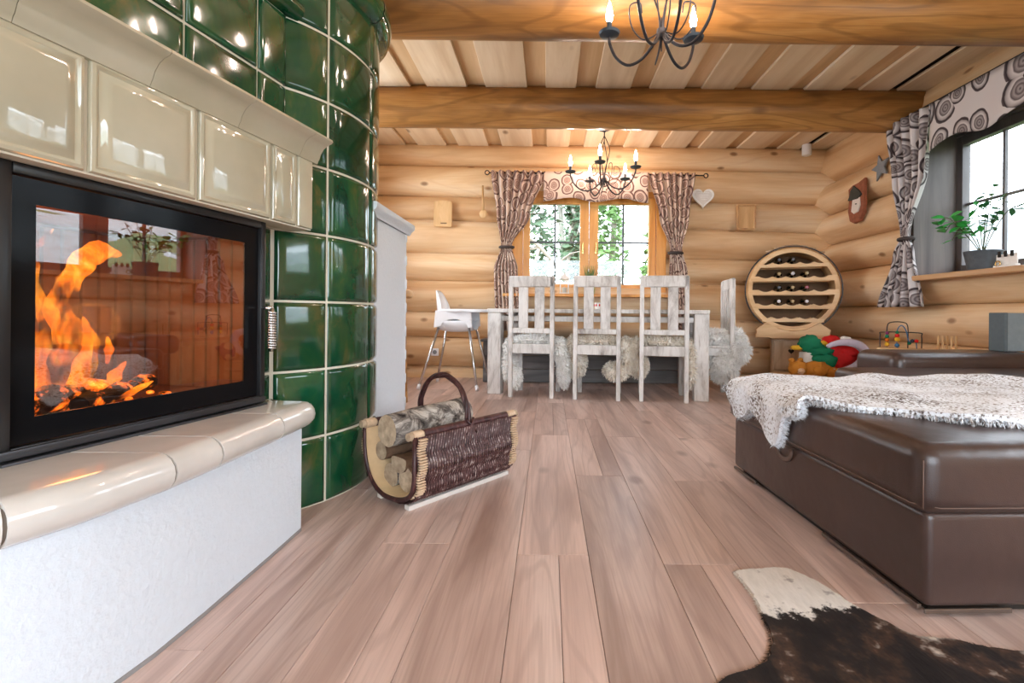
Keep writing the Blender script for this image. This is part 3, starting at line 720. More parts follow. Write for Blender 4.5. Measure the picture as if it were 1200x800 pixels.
# wing core panels around the fire opening
cb = MB()
def wbox(mb, s0, s1, w0, w1, z0, z1, r=0): return mb.box(((s0 + s1) / 2, (w0 + w1) / 2, (z0 + z1) / 2), (s1 - s0, w1 - w0, z1 - z0), MW, r)
wbox(cb, -1.0, 0.775, -0.70, -0.072, 0.0, 0.44); wbox(cb, -1.0, 0.80, -0.70, -0.046, 1.045, 1.834)
wbox(cb, -1.0, -0.05, -0.70, -0.078, 0.44, 1.045); wbox(cb, 0.67, 0.765, -0.40, -0.072, 0.44, 1.045)
cb.build('wing_core', MT['grout'], stove)
def ring_tile(w, h, rings):
    b = bmesh.new(); prev = None
    for ins, hh in rings:
        r = [b.verts.new((ins, hh, ins)), b.verts.new((w - ins, hh, ins)), b.verts.new((w - ins, hh, h - ins)), b.verts.new((ins, hh, h - ins))]
        if prev:
            for k in range(4): b.faces.new((prev[k], prev[(k + 1) % 4], r[(k + 1) % 4], r[k]))
        prev = r
    b.faces.new(prev)
    m = MB(); m.bm.free(); m.bm = b; return m
FLAT = [(0, -0.008), (0.0, 0.0), (0.003, 0.005), (0.009, 0.008), (0.02, 0.009)]
def wing_tile(s0, s1, z0, z1, w, rings, mat, name='tile'):
    g = 0.0045
    m = ring_tile(s1 - s0 - 2 * g, z1 - z0 - 2 * g, rings)
    return m.build(name, mat, stove, smooth='auto', M=MW @ Matrix.Translation(V((s0 + g, w, z0 + g))))
sj = [-0.382, -0.117, 0.148, 0.413, 0.678, 0.812]
for a, b in zip(sj, sj[1:]):
    for k in (5, 6): wing_tile(a, b, ROW * k, ROW * (k + 1), -0.044, FLAT, MT['glaze_green'])
    wing_tile(a, b, 1.20, ROW * 5, -0.044, FLAT, MT['glaze_green'])
for k in range(1, 4): wing_tile(0.655, 0.776, ROW * k, ROW * (k + 1), -0.070, FLAT, MT['glaze_green'])
wing_tile(0.655, 0.776, 0.0, ROW, -0.070, FLAT, MT['glaze_green'])
for z0, z1 in ((0.44, 0.74), (0.74, 1.045)):
    for a, b in ((-0.555, -0.29), (-0.29, -0.025)): wing_tile(a, b, z0, z1, -0.070, FLAT, MT['glaze_green'])
# wing top moulding
prof = [(-0.03, 0.0), (0.012, 0.0), (0.034, 0.014), (0.042, 0.036), (0.034, 0.058), (0.012, 0.070), (-0.03, 0.072)]
for a, b in ((-0.65, -0.117), (-0.117, 0.148), (0.148, 0.413), (0.413, 0.678), (0.678, 0.850)):
    m = MB()
    m.prism([(x, z) for x, z in prof], a + 0.003, b - 0.003, MW @ Matrix(((0, 0, 1, 0), (1, 0, 0, -0.036), (0, 1, 0, 1.834), (0, 0, 0, 1))))
    m.build('cornice', MT['glaze_green'], stove, smooth='auto')
# cream hood
hb = MB(); wbox(hb, -1.0, 0.833, -0.06, 0.048, 1.046, 1.345); hb.build('hood_core', MT['grout'], stove)
RELIEF = [(0, -0.008), (0.0, 0.004), (0.003, 0.009), (0.010, 0.011), (0.014, 0.009), (0.018, 0.006), (0.022, 0.0075), (0.030, 0.013), (0.042, 0.015)]
sj = [-0.692, -0.427, -0.162, 0.103, 0.368, 0.633, 0.752]
for a, b in zip(sj, sj[1:]): wing_tile(a, b, 1.046, 1.305, 0.048, RELIEF, MT['cream'], 'hood_tile')
wing_tile(0.752, 0.836, 1.046, 1.305, 0.048, [(0, -0.008), (0, 0.004), (0.003, 0.009), (0.01, 0.011)], MT['cream'], 'hood_tile')
prof = [(-0.06, -0.005), (0.004, -0.005), (0.008, 0.006), (0.012, 0.012), (0.018, 0.030), (0.030, 0.048), (0.046, 0.060), (0.062, 0.066), (0.068, 0.072), (0.066, 0.080), (0.056, 0.084), (-0.11, 0.084)]
sj = [-0.814, -0.552, -0.292, -0.03, 0.232, 0.493, 0.755, 0.850]
for a, b in zip(sj, sj[1:]):
    m = MB(); m.prism(prof, a + 0.0007, b - 0.0007, MW @ Matrix(((0, 0, 1, 0), (1, 0, 0, 0.058), (0, 1, 0, 1.300), (0, 0, 0, 1))))
    m.build('hood_cornice', MT['cream'], stove, smooth='auto')
# fire door
dr = MB()
for (s0, s1, z0, z1) in ((-0.022, 0.004, 0.447, 1.045), (0.642, 0.662, 0.447, 1.045), (0.004, 0.642, 1.022, 1.045), (0.004, 0.642, 0.447, 0.470)):
    wbox(dr, s0, s1, -0.07, 0.012, z0, z1, 0.003)
door = dr.build('fire_door', MT['black_metal'], stove, smooth='auto')
pr = MB()
for (s0, s1, z0, z1) in ((0.006, 0.05, 0.472, 1.02), (0.588, 0.640, 0.472, 1.02), (0.05, 0.588, 0.968, 1.02), (0.05, 0.588, 0.472, 0.525)):
    wbox(pr, s0, s1, -0.004, -0.001, z0, z1)
pr.build('glass_border', MT['black_print'], door)
gp = MB(); wbox(gp, 0.05, 0.588, -0.004, -0.001, 0.525, 0.968); gp.build('pane', MT['door_glass'], door)
bt = MB(); wbox(bt, -0.02, 0.655, 0.012, 0.022, 0.449, 0.468, 0.003); wbox(bt, -0.02, 0.655, -0.05, 0.03, 0.430, 0.446, 0.003); bt.build('sill_rail', MT['dark_metal'], door, smooth='auto')
hc = MB(); pts = []
for k in range(15 * 10 + 1):
    a = k / 10 * 2 * PI; c = wp(0.655, 0.042, 0.625 + 0.125 * k / 150); pts.append(c + tv * (0.011 * math.cos(a)) + nv * (0.011 * math.sin(a)))
hc.tube(pts, 0.0038, 6); hc.tube([wp(0.655, 0.042, 0.615), wp(0.655, 0.042, 0.76)], 0.007, 8); hc.tube([wp(0.655, 0.0, 0.76), wp(0.655, 0.042, 0.76)], 0.007, 8)
hc.build('handle', MT['steel'], door, smooth=True)
# firebox
fb = MB()
wbox(fb, -0.03, 0.67, -0.50, -0.47, 0.47, 1.02); wbox(fb, -0.03, 0.67, -0.50, -0.02, 0.455, 0.49); wbox(fb, -0.03, 0.67, -0.50, -0.03, 1.0, 1.03)
wbox(fb, -0.045, -0.015, -0.50, -0.06, 0.47, 1.02); wbox(fb, 0.655, 0.68, -0.50, -0.03, 0.47, 1.02)
fbo = fb.build('firebox', MT['firebrick'], stove)
for k in range(13):
    rb = MB(); wbox(rb, 0.0 + 0.05 * k + 0.003, 0.0 + 0.05 * k + 0.047, -0.475, -0.455, 0.49, 0.99, 0.006); rb.build('rib', MT['firebrick'], fbo, smooth='auto')
for k in range(8):
    rb = MB(); wbox(rb, 0.638, 0.658, -0.45 + 0.05 * k + 0.003, -0.45 + 0.05 * k + 0.047, 0.49, 0.99, 0.006); rb.build('rib', MT['firebrick'], fbo, smooth='auto')
# bench: tiles with a rounded nose, over a white plastered base
nose = [(-1.20, 0.30), (-1.07, 0.42), (-0.97, 0.58), (-0.866, 0.765), (-0.826, 0.867), (-0.802, 1.03), (-0.796, 1.17), (-0.795, 1.445), (-0.797, 1.60)]
def nose_x(y):
    for (x0, y0), (x1, y1) in zip(nose, nose[1:]):
        if y <= y1: return lerp(x0, x1, (y - y0) / (y1 - y0))
    return nose[-1][0]
BZ, BR = 0.397, 0.043
def bench_slab(outline, back, name, mat, BR=BR):
    """outline: open polyline of nose points in plan (outermost), back: points closing the plan"""
    P = [V((x, y, 0)) for x, y in outline]; n = len(P); nor = []
    for i in range(n):
        t = (P[min(i + 1, n - 1)] - P[max(i - 1, 0)]).normalized(); nor.append(V((t.y, -t.x, 0)))
    b = bmesh.new(); rings = []
    for k in range(9):
        ph = -PI / 2 + PI * k / 8
        rings.append([b.verts.new(P[i] - nor[i] * BR * (1 - math.cos(ph)) + V((0, 0, BZ + BR * math.sin(ph)))) for i in range(n)])
    for A, B in zip(rings, rings[1:]):
        for i in range(n - 1): b.faces.new((A[i], A[i + 1], B[i + 1], B[i]))
    bt_ = [b.verts.new((x, y, BZ + BR)) for x, y in back]; bb_ = [b.verts.new((x, y, BZ - BR)) for x, y in back]
    b.faces.new(rings[-1] + bt_); b.faces.new(list(reversed(rings[0] + bb_)))
    # ends
    b.faces.new([r[0] for r in reversed(rings)] + [bb_[-1], bt_[-1]]); b.faces.new([r[-1] for r in rings] + [bt_[0], bb_[0]])
    m = MB(); m.bm.free(); m.bm = b
    return m.build(name, mat, stove, smooth='auto')
def back_x(y): return (wp(0, -0.02, 0) + tv * ((y - wp(0, -0.02, 0).y) / tv.y)).x
seams = [0.42, 0.765, 1.035, 1.175, 1.445]
for y0, y1 in zip(seams, seams[1:]):
    ya, yb = y0 + 0.003, y1 - 0.003
    ol = [(nose_x(lerp(ya, yb, k / 6)), lerp(ya, yb, k / 6)) for k in range(7)]
    bench_slab(ol, [(back_x(yb), yb), (back_x(ya), ya)], 'bench_tile', MT['bench'])
ol = [(nose_x(1.448), 1.448), (-0.796, 1.53), (-0.797, 1.62), (-0.802, 1.65), (-0.815, 1.675), (-0.84, 1.69), (-0.88, 1.695), (-0.96, 1.697)]
bench_slab(ol, [(-0.985, 1.70), (back_x(1.447) + 0.01, 1.447)], 'bench_tile', MT['bench'])
bench_slab([(nose_x(0.43 + 1.1 * k / 20) - 0.0035, 0.43 + 1.1 * k / 20) for k in range(21)] + [(-0.802, 1.61), (-0.815, 1.66)], [(-0.99, 1.69), (back_x(1.447) + 0.02, 1.447), (back_x(0.43), 0.43)], 'bench_grout', MT['grout_dark'], 0.040)
bs = MB(); off = 0.043
poly = [(nose_x(y) - off, y) for y in (0.32, 0.42, 0.5, 0.58, 0.67, 0.765, 0.867, 0.95, 1.03, 1.17, 1.3, 1.445, 1.60)] + [(-0.840, 1.632), (-0.852, 1.642), (-1.2, 1.65), (-1.5, 0.32)]
bs.prism(poly, 0.009, BZ - 0.03); bs.build('bench_base', MT['plaster'], stove, smooth='auto')
pl = MB(); pl.prism([(x + (0.002 if x > -1.1 else 0), y) for x, y in poly], 0.0, 0.010); pl.build('plinth', MT['plinth'], stove)
# white plastered flank behind the tower, with a moulded ledge
fl = MB(); fl.box((-1.40, 2.46, 0.60), (1.15, 0.60, 1.20)); 
for k in range(9): fl.blob((-0.83, 2.75, 0.1 + k * 0.135), (0.014, 0.014, 0.05), 1)
fl.build('plastered_flank', MT['plaster'], stove, smooth='auto')
m = MB(); prof = [(0, 0), (0.012, 0.0), (0.02, 0.018), (0.036, 0.03), (0.040, 0.045), (0.036, 0.06), (0, 0.06)]
m.prism([(x, z) for x, z in prof], 2.18, 2.795, Matrix(((1, 0, 0, -0.826), (0, 0, 1, 0), (0, 1, 0, 1.195), (0, 0, 0, 1))))
m.box((-1.40, 2.475, 1.225), (1.16, 0.635, 0.06)); m.build('flank_ledge', MT['plaster'], stove, smooth='auto')

# ---- fire
fire = thing('fire', 'bright orange flames burning behind the glass fire door', 'fire', wp(0.24, -0.2, 0.49), TW * -1)
fl_ = bpy.data.lights.new('firelight', 'POINT'); fl_.energy = 1.6; fl_.color = (1.0, 0.36, 0.09); fl_.shadow_soft_size = 0.06
flo = bpy.data.objects.new('firelight', fl_); COL.objects.link(flo); flo.parent = fire; flo.location = (0.06, 0.02, 0.22)
def flame(path, wid, seed):
    rnd = random.Random(seed); pts = smoothpts([wp(s, w, z) for s, w, z in path], 5); n = len(pts)
    rs = []
    for i in range(n):
        k = i / (n - 1) * (len(wid) - 1); a = int(min(k, len(wid) - 2)); rs.append(lerp(wid[a], wid[a + 1], k - a) * (1 + 0.15 * math.sin(i * 1.7 + seed)))
    MB().tube(pts, rs, 10, flat=0.45).build('flame', MT['flame'], fire, smooth=True)
flame([(0.20, -0.20, 0.50), (0.23, -0.2, 0.58), (0.26, -0.2, 0.66), (0.22, -0.2, 0.75), (0.25, -0.2, 0.83), (0.30, -0.2, 0.90), (0.37, -0.2, 0.905)], [0.03, 0.05, 0.05, 0.032, 0.03, 0.036, 0.004], 1)
flame([(0.18, -0.18, 0.50), (0.16, -0.18, 0.62), (0.19, -0.18, 0.72), (0.16, -0.18, 0.80), (0.17, -0.18, 0.88)], [0.03, 0.03, 0.026, 0.014, 0.002], 2)
flame([(0.27, -0.22, 0.50), (0.29, -0.22, 0.58), (0.31, -0.22, 0.66), (0.29, -0.22, 0.73)], [0.025, 0.034, 0.022, 0.002], 3)
flame([(0.13, -0.2, 0.72), (0.14, -0.2, 0.80), (0.16, -0.2, 0.87), (0.21, -0.2, 0.95)], [0.004, 0.022, 0.014, 0.002], 4)
flame([(0.36, -0.22, 0.52), (0.37, -0.22, 0.56), (0.40, -0.22, 0.60)], [0.02, 0.022, 0.002], 5)
flame([(0.335, -0.2, 0.60), (0.34, -0.2, 0.64), (0.335, -0.2, 0.675)], [0.003, 0.014, 0.002], 6)
flame([(0.10, -0.16, 0.50), (0.11, -0.16, 0.60), (0.09, -0.16, 0.68)], [0.03, 0.025, 0.002], 7)
flame([(0.30, -0.15, 0.505), (0.38, -0.17, 0.52), (0.46, -0.2, 0.535)], [0.016, 0.018, 0.004], 8)
flame([(0.14, -0.22, 0.90), (0.17, -0.22, 0.94), (0.15, -0.22, 0.985)], [0.004, 0.015, 0.003], 9)
for k, (a, b, r, lab) in enumerate((((0.06, -0.14, 0.525), (0.34, -0.24, 0.525), 0.034, 'charred log lying flat in the stove fire'),
                                    ((0.20, -0.10, 0.515), (0.50, -0.26, 0.53), 0.022, 'thin charred log slanting away from the flames in the stove'))):
    m = MB(); A, B = wp(*a), wp(*b); m.tube([A.lerp(B, i / 8) + V((0, 0, 0.004 * math.sin(i * 2.1))) for i in range(9)], [r * (1 + 0.12 * math.sin(i * 1.9)) for i in range(9)], 9)
    tag(m.build('burning_log', MT['ember'], smooth='auto'), lab, 'firewood')
m = MB(); rnd = random.Random(4)
for k in range(60): m.blob(wp(rnd.uniform(0.03, 0.5), rnd.uniform(-0.3, -0.06), 0.494), (0.012, 0.012, 0.007), 1)
tag(m.build('ember_bed', MT['ember']), 'glowing ember bed under the stove fire', 'embers', kind='stuff')

# ================================================================== FURRY SHEETS
def fur_sheet(name, label, cat, fn, na, nb, nblades, blen, bw, mat, seed=0, group=None, lean=V((0, 0, -0.25)), thick=0.008):
    rnd = random.Random(seed)
    G = [[V(fn(i / na, j / nb)) for j in range(nb + 1)] for i in range(na + 1)]
    N = []
    for i in range(na + 1):
        row = []
        for j in range(nb + 1):
            du = G[min(i + 1, na)][j] - G[max(i - 1, 0)][j]; dv = G[i][min(j + 1, nb)] - G[i][max(j - 1, 0)]
            n = du.cross(dv); row.append(n.normalized() if n.length > 1e-9 else V((0, 0, 1)))
        N.append(row)
    vs_, fs_ = [], []
    idx = lambda i, j, l: (i * (nb + 1) + j) * 2 + l
    for i in range(na + 1):
        for j in range(nb + 1): vs_ += [G[i][j], G[i][j] - N[i][j] * thick]
    for i in range(na):
        for j in range(nb):
            fs_.append((idx(i, j, 0), idx(i + 1, j, 0), idx(i + 1, j + 1, 0), idx(i, j + 1, 0)))
            fs_.append((idx(i, j, 1), idx(i, j + 1, 1), idx(i + 1, j + 1, 1), idx(i + 1, j, 1)))
    for i in range(na):
        fs_.append((idx(i, 0, 0), idx(i, 0, 1), idx(i + 1, 0, 1), idx(i + 1, 0, 0))); fs_.append((idx(i, nb, 0), idx(i + 1, nb, 0), idx(i + 1, nb, 1), idx(i, nb, 1)))
    for j in range(nb):
        fs_.append((idx(0, j, 0), idx(0, j + 1, 0), idx(0, j + 1, 1), idx(0, j, 1))); fs_.append((idx(na, j, 0), idx(na, j, 1), idx(na, j + 1, 1), idx(na, j + 1, 0)))
    for k in range(nblades):
        a, b = rnd.random(), rnd.random()
        if rnd.random() < 0.06: a = rnd.choice((0.0, 0.999))
        elif rnd.random() < 0.06: b = rnd.choice((0.0, 0.999))
        x, y = a * na, b * nb; i, j = min(int(x), na - 1), min(int(y), nb - 1); fx, fy = x - i, y - j
        p = (G[i][j] * (1 - fx) + G[i + 1][j] * fx) * (1 - fy) + (G[i][j + 1] * (1 - fx) + G[i + 1][j + 1] * fx) * fy
        n = N[i][j]
        d = (n + V((rnd.gauss(0, 0.55), rnd.gauss(0, 0.55), rnd.gauss(0, 0.4))) + lean).normalized()
        L = blen * rnd.uniform(0.6, 1.25); w = d.orthogonal().normalized(); w.rotate(Matrix.Rotation(rnd.uniform(0, 6.28), 3, d)); w *= bw * rnd.uniform(0.6, 1.2)
        q = p + d * L * 0.55; e = q + (d + V((0, 0, -0.5)) + V((rnd.gauss(0, .3), rnd.gauss(0, .3), 0))).normalized() * L * 0.45
        i0 = len(vs_); vs_ += [p - w, p + w, q + w * 0.7, q - w * 0.7, e]
        fs_ += [(i0, i0 + 1, i0 + 2, i0 + 3), (i0 + 3, i0 + 2, i0 + 4)]
    me = bpy.data.meshes.new(name); me.from_pydata([tuple(v) for v in vs_], [], fs_)
    return tag(mesh_obj(name, me, mat), label, cat, group)

# ================================================================== DINING TABLE
TA = R(-9.2); T0 = V((0.48, 4.70, 0))
tb = thing('dining_table', 'long whitewashed wooden dining table with thick square legs', 'table', T0, TA)
def bxl(parent, name, c, d, mat, r=0.004): return MB().box(c, d, r=r, seg=1).build(name, mat, parent, local=True, smooth='auto')
for k in range(5): bxl(tb, 'plank', (0, -0.36 + 0.18 * k, 0.772), (1.98, 0.176, 0.035), MT['white_wash'])
for sx in (-1, 1):
    for sy in (-1, 1): bxl(tb, 'leg', (sx * 0.925, sy * 0.375, 0.377), (0.125, 0.125, 0.755), MT['white_wash'], 0.006)
for sy in (-1, 1):
    bxl(tb, 'rail', (0, sy * 0.375, 0.70), (1.73, 0.035, 0.05), MT['white_wash'])
for sx in (-1, 1): bxl(tb, 'rail', (sx * 0.925, 0, 0.70), (0.035, 0.63, 0.07), MT['white_wash'])

# ================================================================== DINING CHAIRS  (local: back at y=0, seat towards +y)
def make_chair(label, loc, rz, group='whitewashed dining chairs', slats=2):
    t = thing('dining_chair', label, 'chair', loc, rz, group); ww = MT['white_wash']; w = 0.205
    for sx in (-1, 1):
        MB().box((sx * (w - 0.018), 0.0, 0.535), (0.036, 0.042, 1.07), r=0.004, seg=1).build('leg', ww, t, local=True, smooth='auto')
        MB().box((sx * (w - 0.02), 0.40, 0.22), (0.04, 0.04, 0.44), r=0.004, seg=1).build('leg', ww, t, local=True, smooth='auto')
        bxl(t, 'side_rail', (sx * (w - 0.02), 0.2, 0.415), (0.026, 0.36, 0.07), ww)
    bxl(t, 'top_rail', (0, -0.004, 1.03), (0.41, 0.034, 0.10), ww, 0.008)
    bxl(t, 'lower_rail', (0, 0, 0.595), (0.34, 0.026, 0.045), ww)
    if slats == 2:
        for sx in (-1, 1): bxl(t, 'slat', (sx * 0.073, 0, 0.80), (0.086, 0.02, 0.37), ww)
    else:
        for k in range(slats): bxl(t, 'slat', (-0.12 + 0.24 * k / (slats - 1), 0, 0.80), (0.05, 0.02, 0.37), ww)
    bxl(t, 'back_apron', (0, 0, 0.435), (0.34, 0.03, 0.085), ww)
    bxl(t, 'front_apron', (0, 0.40, 0.40), (0.33, 0.026, 0.08), ww)
    bxl(t, 'seat', (0, 0.205, 0.462), (0.41, 0.37, 0.024), ww, 0.006)
    return t
CA = R(-9.4)
ch = [((-0.153, 4.245, 0), 'whitewashed slatted dining chair nearest the white high chair'), ((0.42, 4.150, 0), 'whitewashed slatted dining chair in the middle of three along the table'),
      ((0.985, 4.072, 0), 'whitewashed slatted dining chair of the row of three, nearest the barrel wine rack')]
for loc, lab in ch: make_chair(lab, loc, CA)
make_chair('whitewashed chair with four narrow slats at the table end near the wine rack', (1.67, 4.46, 0), R(82), slats=4)
# sheepskins over the seats
def fur_lobes(name, label, cat, lobes, nblades, blen, bw, mat, seed, group, Mx):
    rnd = random.Random(seed); vs_, fs_ = [], []
    area_ = [c[1][0] * c[1][2] + c[1][0] * c[1][1] + c[1][1] * c[1][2] for c in lobes]
    for (c, r) in lobes:
        b = bmesh.new(); bmesh.ops.create_icosphere(b, subdivisions=3, radius=1.0); i0 = len(vs_)
        for v in b.verts:
            k = 1 + 0.16 * noise.noise(v.co * 1.7 + V(c) * 5 + V((seed, 0, 0))); vs_.append(Mx @ V((c[0] + r[0] * v.co.x * k, c[1] + r[1] * v.co.y * k, max(c[2] + r[2] * v.co.z * k, 0.012))))
        b.verts.index_update()
        for f in b.faces: fs_.append(tuple(i0 + v.index for v in f.verts))
        b.free()
    for _ in range(nblades):
        c, r = rnd.choices(lobes, area_)[0]
        d = V((rnd.gauss(0, 1), rnd.gauss(0, 1), rnd.gauss(0, 1))).normalized()
        k = 1 + 0.16 * noise.noise(d * 1.7 + V(c) * 5 + V((seed, 0, 0)))
        p = Mx @ V((c[0] + r[0] * d.x * k, c[1] + r[1] * d.y * k, c[2] + r[2] * d.z * k))
        n = (Mx.to_3x3() @ V((d.x / r[0], d.y / r[1], d.z / r[2]))).normalized()
        e = (n + V((rnd.gauss(0, .45), rnd.gauss(0, .45), rnd.gauss(-.35, .35)))).normalized(); L = blen * rnd.uniform(.6, 1.2)
        w = e.orthogonal().normalized(); w.rotate(Matrix.Rotation(rnd.uniform(0, 6.28), 3, e)); w *= bw
        q = p + e * L * .6; t = q + (e + V((0, 0, -.6))).normalized() * L * .4
        if t.z < 0.004: continue
        i0 = len(vs_); vs_ += [p - w, p + w, q + w * .7, q - w * .7, t]; fs_ += [(i0, i0 + 1, i0 + 2, i0 + 3), (i0 + 3, i0 + 2, i0 + 4)]
    me = bpy.data.meshes.new(name); me.from_pydata([tuple(v) for v in vs_], [], fs_)
    return tag(mesh_obj(name, me, mat), label, cat, group)
SG = 'sheepskins on the dining chairs'
pad = ((0, 0.21, 0.505), (0.205, 0.18, 0.042))
fur_lobes('sheepskin', 'white sheepskin on the dining chair nearest the high chair', 'sheepskin', [pad, ((0.245, 0.20, 0.40), (0.05, 0.15, 0.12)), ((0.270, 0.19, 0.27), (0.055, 0.13, 0.20)), ((-0.235, 0.20, 0.42), (0.04, 0.14, 0.11)), ((-0.225, 0.14, 0.27), (0.05, 0.10, 0.17)), ((-0.17, 0.10, 0.17), (0.05, 0.08, 0.10))], 7000, 0.034, 0.0042, MT['sheep'], 1, SG, TR((-0.153, 4.245, 0), CA))
fur_lobes('sheepskin', 'cream sheepskin on the middle dining chair', 'sheepskin', [pad, ((-0.235, 0.22, 0.45), (0.05, 0.13, 0.09)), ((-0.20, 0.24, 0.31), (0.085, 0.10, 0.14)), ((0.245, 0.20, 0.44), (0.055, 0.13, 0.10)), ((0.265, 0.20, 0.33), (0.055, 0.11, 0.11)), ((0.17, 0.16, 0.235), (0.11, 0.09, 0.075))], 7000, 0.034, 0.0042, MT['sheep_tan'], 2, SG, TR((0.42, 4.150, 0), CA))
fur_lobes('sheepskin', 'cream sheepskin on the dining chair of the row nearest the wine rack', 'sheepskin', [pad, ((-0.235, 0.20, 0.43), (0.05, 0.13, 0.10)), ((-0.205, 0.22, 0.30), (0.075, 0.09, 0.13)), ((0.235, 0.20, 0.43), (0.04, 0.12, 0.10)), ((0.245, 0.17, 0.28), (0.035, 0.10, 0.18))], 6000, 0.034, 0.0042, MT['sheep_tan'], 3, SG, TR((0.985, 4.072, 0), CA))
fur_lobes('sheepskin', 'fluffy white sheepskin bunched on the chair at the table end', 'sheepskin', [((0, 0.14, 0.53), (0.20, 0.20, 0.07)), ((-0.06, -0.07, 0.46), (0.17, 0.06, 0.15)), ((-0.10, 0.05, 0.33), (0.12, 0.12, 0.20)), ((-0.16, -0.06, 0.42), (0.07, 0.09, 0.10))], 9000, 0.045, 0.0045, MT['sheep'], 9, SG, TR((1.67, 4.46, 0), R(82)))
# ---- wall bench behind the table
wb = thing('wall_bench', 'low grey washed wooden bench against the log wall behind the table', 'bench', (0.42, 5.30, 0), 0)
MT['grey_wash'] = wood('grey washed board', srgb(96, 94, 94), srgb(126, 123, 122), srgb(150, 147, 144), 'X', 0.1, 8, rough=0.6, bump=0.05, contour=0.2, fine=0.25)
for k in range(3): bxl(wb, 'front_board', (0, -0.13, 0.075 + 0.145 * k), (2.25, 0.025, 0.14), MT['grey_wash'])
bxl(wb, 'seat', (0, 0.0, 0.452), (2.30, 0.31, 0.03), MT['grey_wash'], 0.006)
for sx in (-1, 1): bxl(wb, 'end_panel', (sx * 1.11, 0.01, 0.218), (0.03, 0.25, 0.436), MT['grey_wash'])

# ================================================================== HIGH CHAIR
hcR = thing('high_chair', 'white plastic baby high chair with thin splayed metal legs at the table end', 'high chair', (-0.93, 4.86, 0), R(-6))
wpz = MT['plastic_white']
def leg(parent, top, foot):
    l_ = MB().tube([top, foot], 0.0125, 10).build('leg', MT['steel'], parent, local=True, smooth=True)
    d = (V(foot) - V(top)).normalized(); MB().tube([V(foot) - d * 0.05, V(foot)], 0.0165, 10).build('foot_cap', wpz, l_, local=True, smooth=True)
for (tx, ty, fx, fy) in ((-0.15, -0.13, -0.30, -0.28), (0.16, -0.13, 0.285, -0.28), (-0.15, 0.13, -0.30, 0.28), (0.16, 0.13, 0.285, 0.28)):
    leg(hcR, (tx, ty, 0.60), (fx, fy, 0.006))
m = MB()
def shell(a, b):   # seat pan with raised sides
    x = lerp(-0.17, 0.19, a); s = lerp(-1, 1, b)
    return V((x, 0.165 * s, 0.565 + 0.105 * abs(s) ** 4 + 0.02 * abs(2 * a - 1) ** 2))
m.grid(shell, 8, 12)
m.build('seat_pan', wpz, hcR, local=True, smooth=True).modifiers.new('thick', 'SOLIDIFY').thickness = 0.012
m = MB()
def bk(a, b):      # curved backrest wrapping round
    an = lerp(-1.15, 1.15, a); z = lerp(0.60, 0.975, b); w = 1 - 0.22 * b ** 3
    return V((-0.02 - 0.165 * math.cos(an) - 0.035 * b, 0.165 * math.sin(an) * w, z - 0.15 * b * (abs(2 * a - 1)) ** 3))
m.grid(bk, 16, 10)
m.build('backrest', wpz, hcR, local=True, smooth=True).modifiers.new('thick', 'SOLIDIFY').thickness = 0.012
for sy in (-1, 1):
    m = MB(); M_ = Matrix(((1, 0, 0, 0), (0, 0, 1, 0), (0, 1, 0, 0), (0, 0, 0, 1)))
    poly = [(-0.185, 0.60), (-0.17, 0.77), (0.19, 0.755), (0.20, 0.61), (0.165, 0.60)] + [(0.02 + 0.14 * math.cos(a), 0.60 + 0.085 * math.sin(a)) for a in [R(q) for q in range(10, 180, 20)]]
    m.prism(poly, sy * 0.165 - 0.008, sy * 0.165 + 0.008, M_, 0.003); m.build('side_panel', wpz, hcR, local=True, smooth='auto')
m = MB(); m.prism([(0.30 * math.cos(a) ** 1 * (1 if abs(math.cos(a)) < 0.8 else 0.97) + 0.10, 0.215 * math.sin(a)) for a in [R(q) for q in range(0, 360, 15)]], 0.755, 0.785, None, 0.008)
m.build('tray', wpz, hcR, local=True, smooth='auto')

# ================================================================== CURTAINS
def curtain(root, name, map3, width, zprof, mat, n_pleat, depth, seed=0, uvw=1.5):
    """map3(along, out, z); zprof: list of (t, z, left, right)"""
    def ip(t, k): return pw(t, [(q[0], q[k]) for q in zprof])
    def fn(a, b):
        l, r_, z = ip(b, 2), ip(b, 3), lerp(zprof[0][1], zprof[-1][1], b)
        al = lerp(l, r_, a); sq = abs(r_ - l) / width
        out = depth * (0.35 + 0.65 * sq) * math.sin(a * n_pleat * 2 * PI + seed + 0.6 * math.sin(b * 5)) + 0.012 * math.sin(b * 6 + a * 4)
        return map3(al, out, z)
    H = abs(zprof[0][1] - zprof[-1][1])
    m = MB().grid(fn, n_pleat * 10, 40, lambda a, b: (a * width * uvw + seed, (1 - b) * H))
    o = m.build(name, mat, root, smooth=True, fix=False)
    s_ = o.modifiers.new('thick', 'SOLIDIFY'); s_.thickness = 0.003
    return o
def tie_band(root, c, r, axis):
    pts = [V(c) + V((r * math.cos(k * PI / 6), 0.045 * math.sin(k * PI / 6), 0)) if axis == 'X' else V(c) + V((0.045 * math.sin(k * PI / 6), r * math.cos(k * PI / 6), 0)) for k in range(12)]
    MB().tube(pts, 0.016, 8, closed=True).build('tie_back', MT['tie'], root, smooth=True)
mapB = lambda al, o, z: V((al, 5.385 - o, z))
cl = thing('curtain', 'brown ring patterned curtain tied back by the wooden spoon', 'curtain', (-0.45, 5.405, 0.55))
curtain(cl, 'cloth', mapB, 0.58, [(0, 2.35, -0.66, -0.05), (0.28, 1.8, -0.59, -0.22), (0.47, 1.51, -0.54, -0.42), (0.62, 1.2, -0.62, -0.35), (1.0, 0.55, -0.60, -0.30)], MT['fabric_warm'], 7, 0.036, 0.0)
tie_band(cl, (-0.48, 5.385, 1.49), 0.075, 'X')
c2 = thing('curtain', 'brown ring patterned curtain tied back beside the white heart', 'curtain', (1.45, 5.405, 0.55))
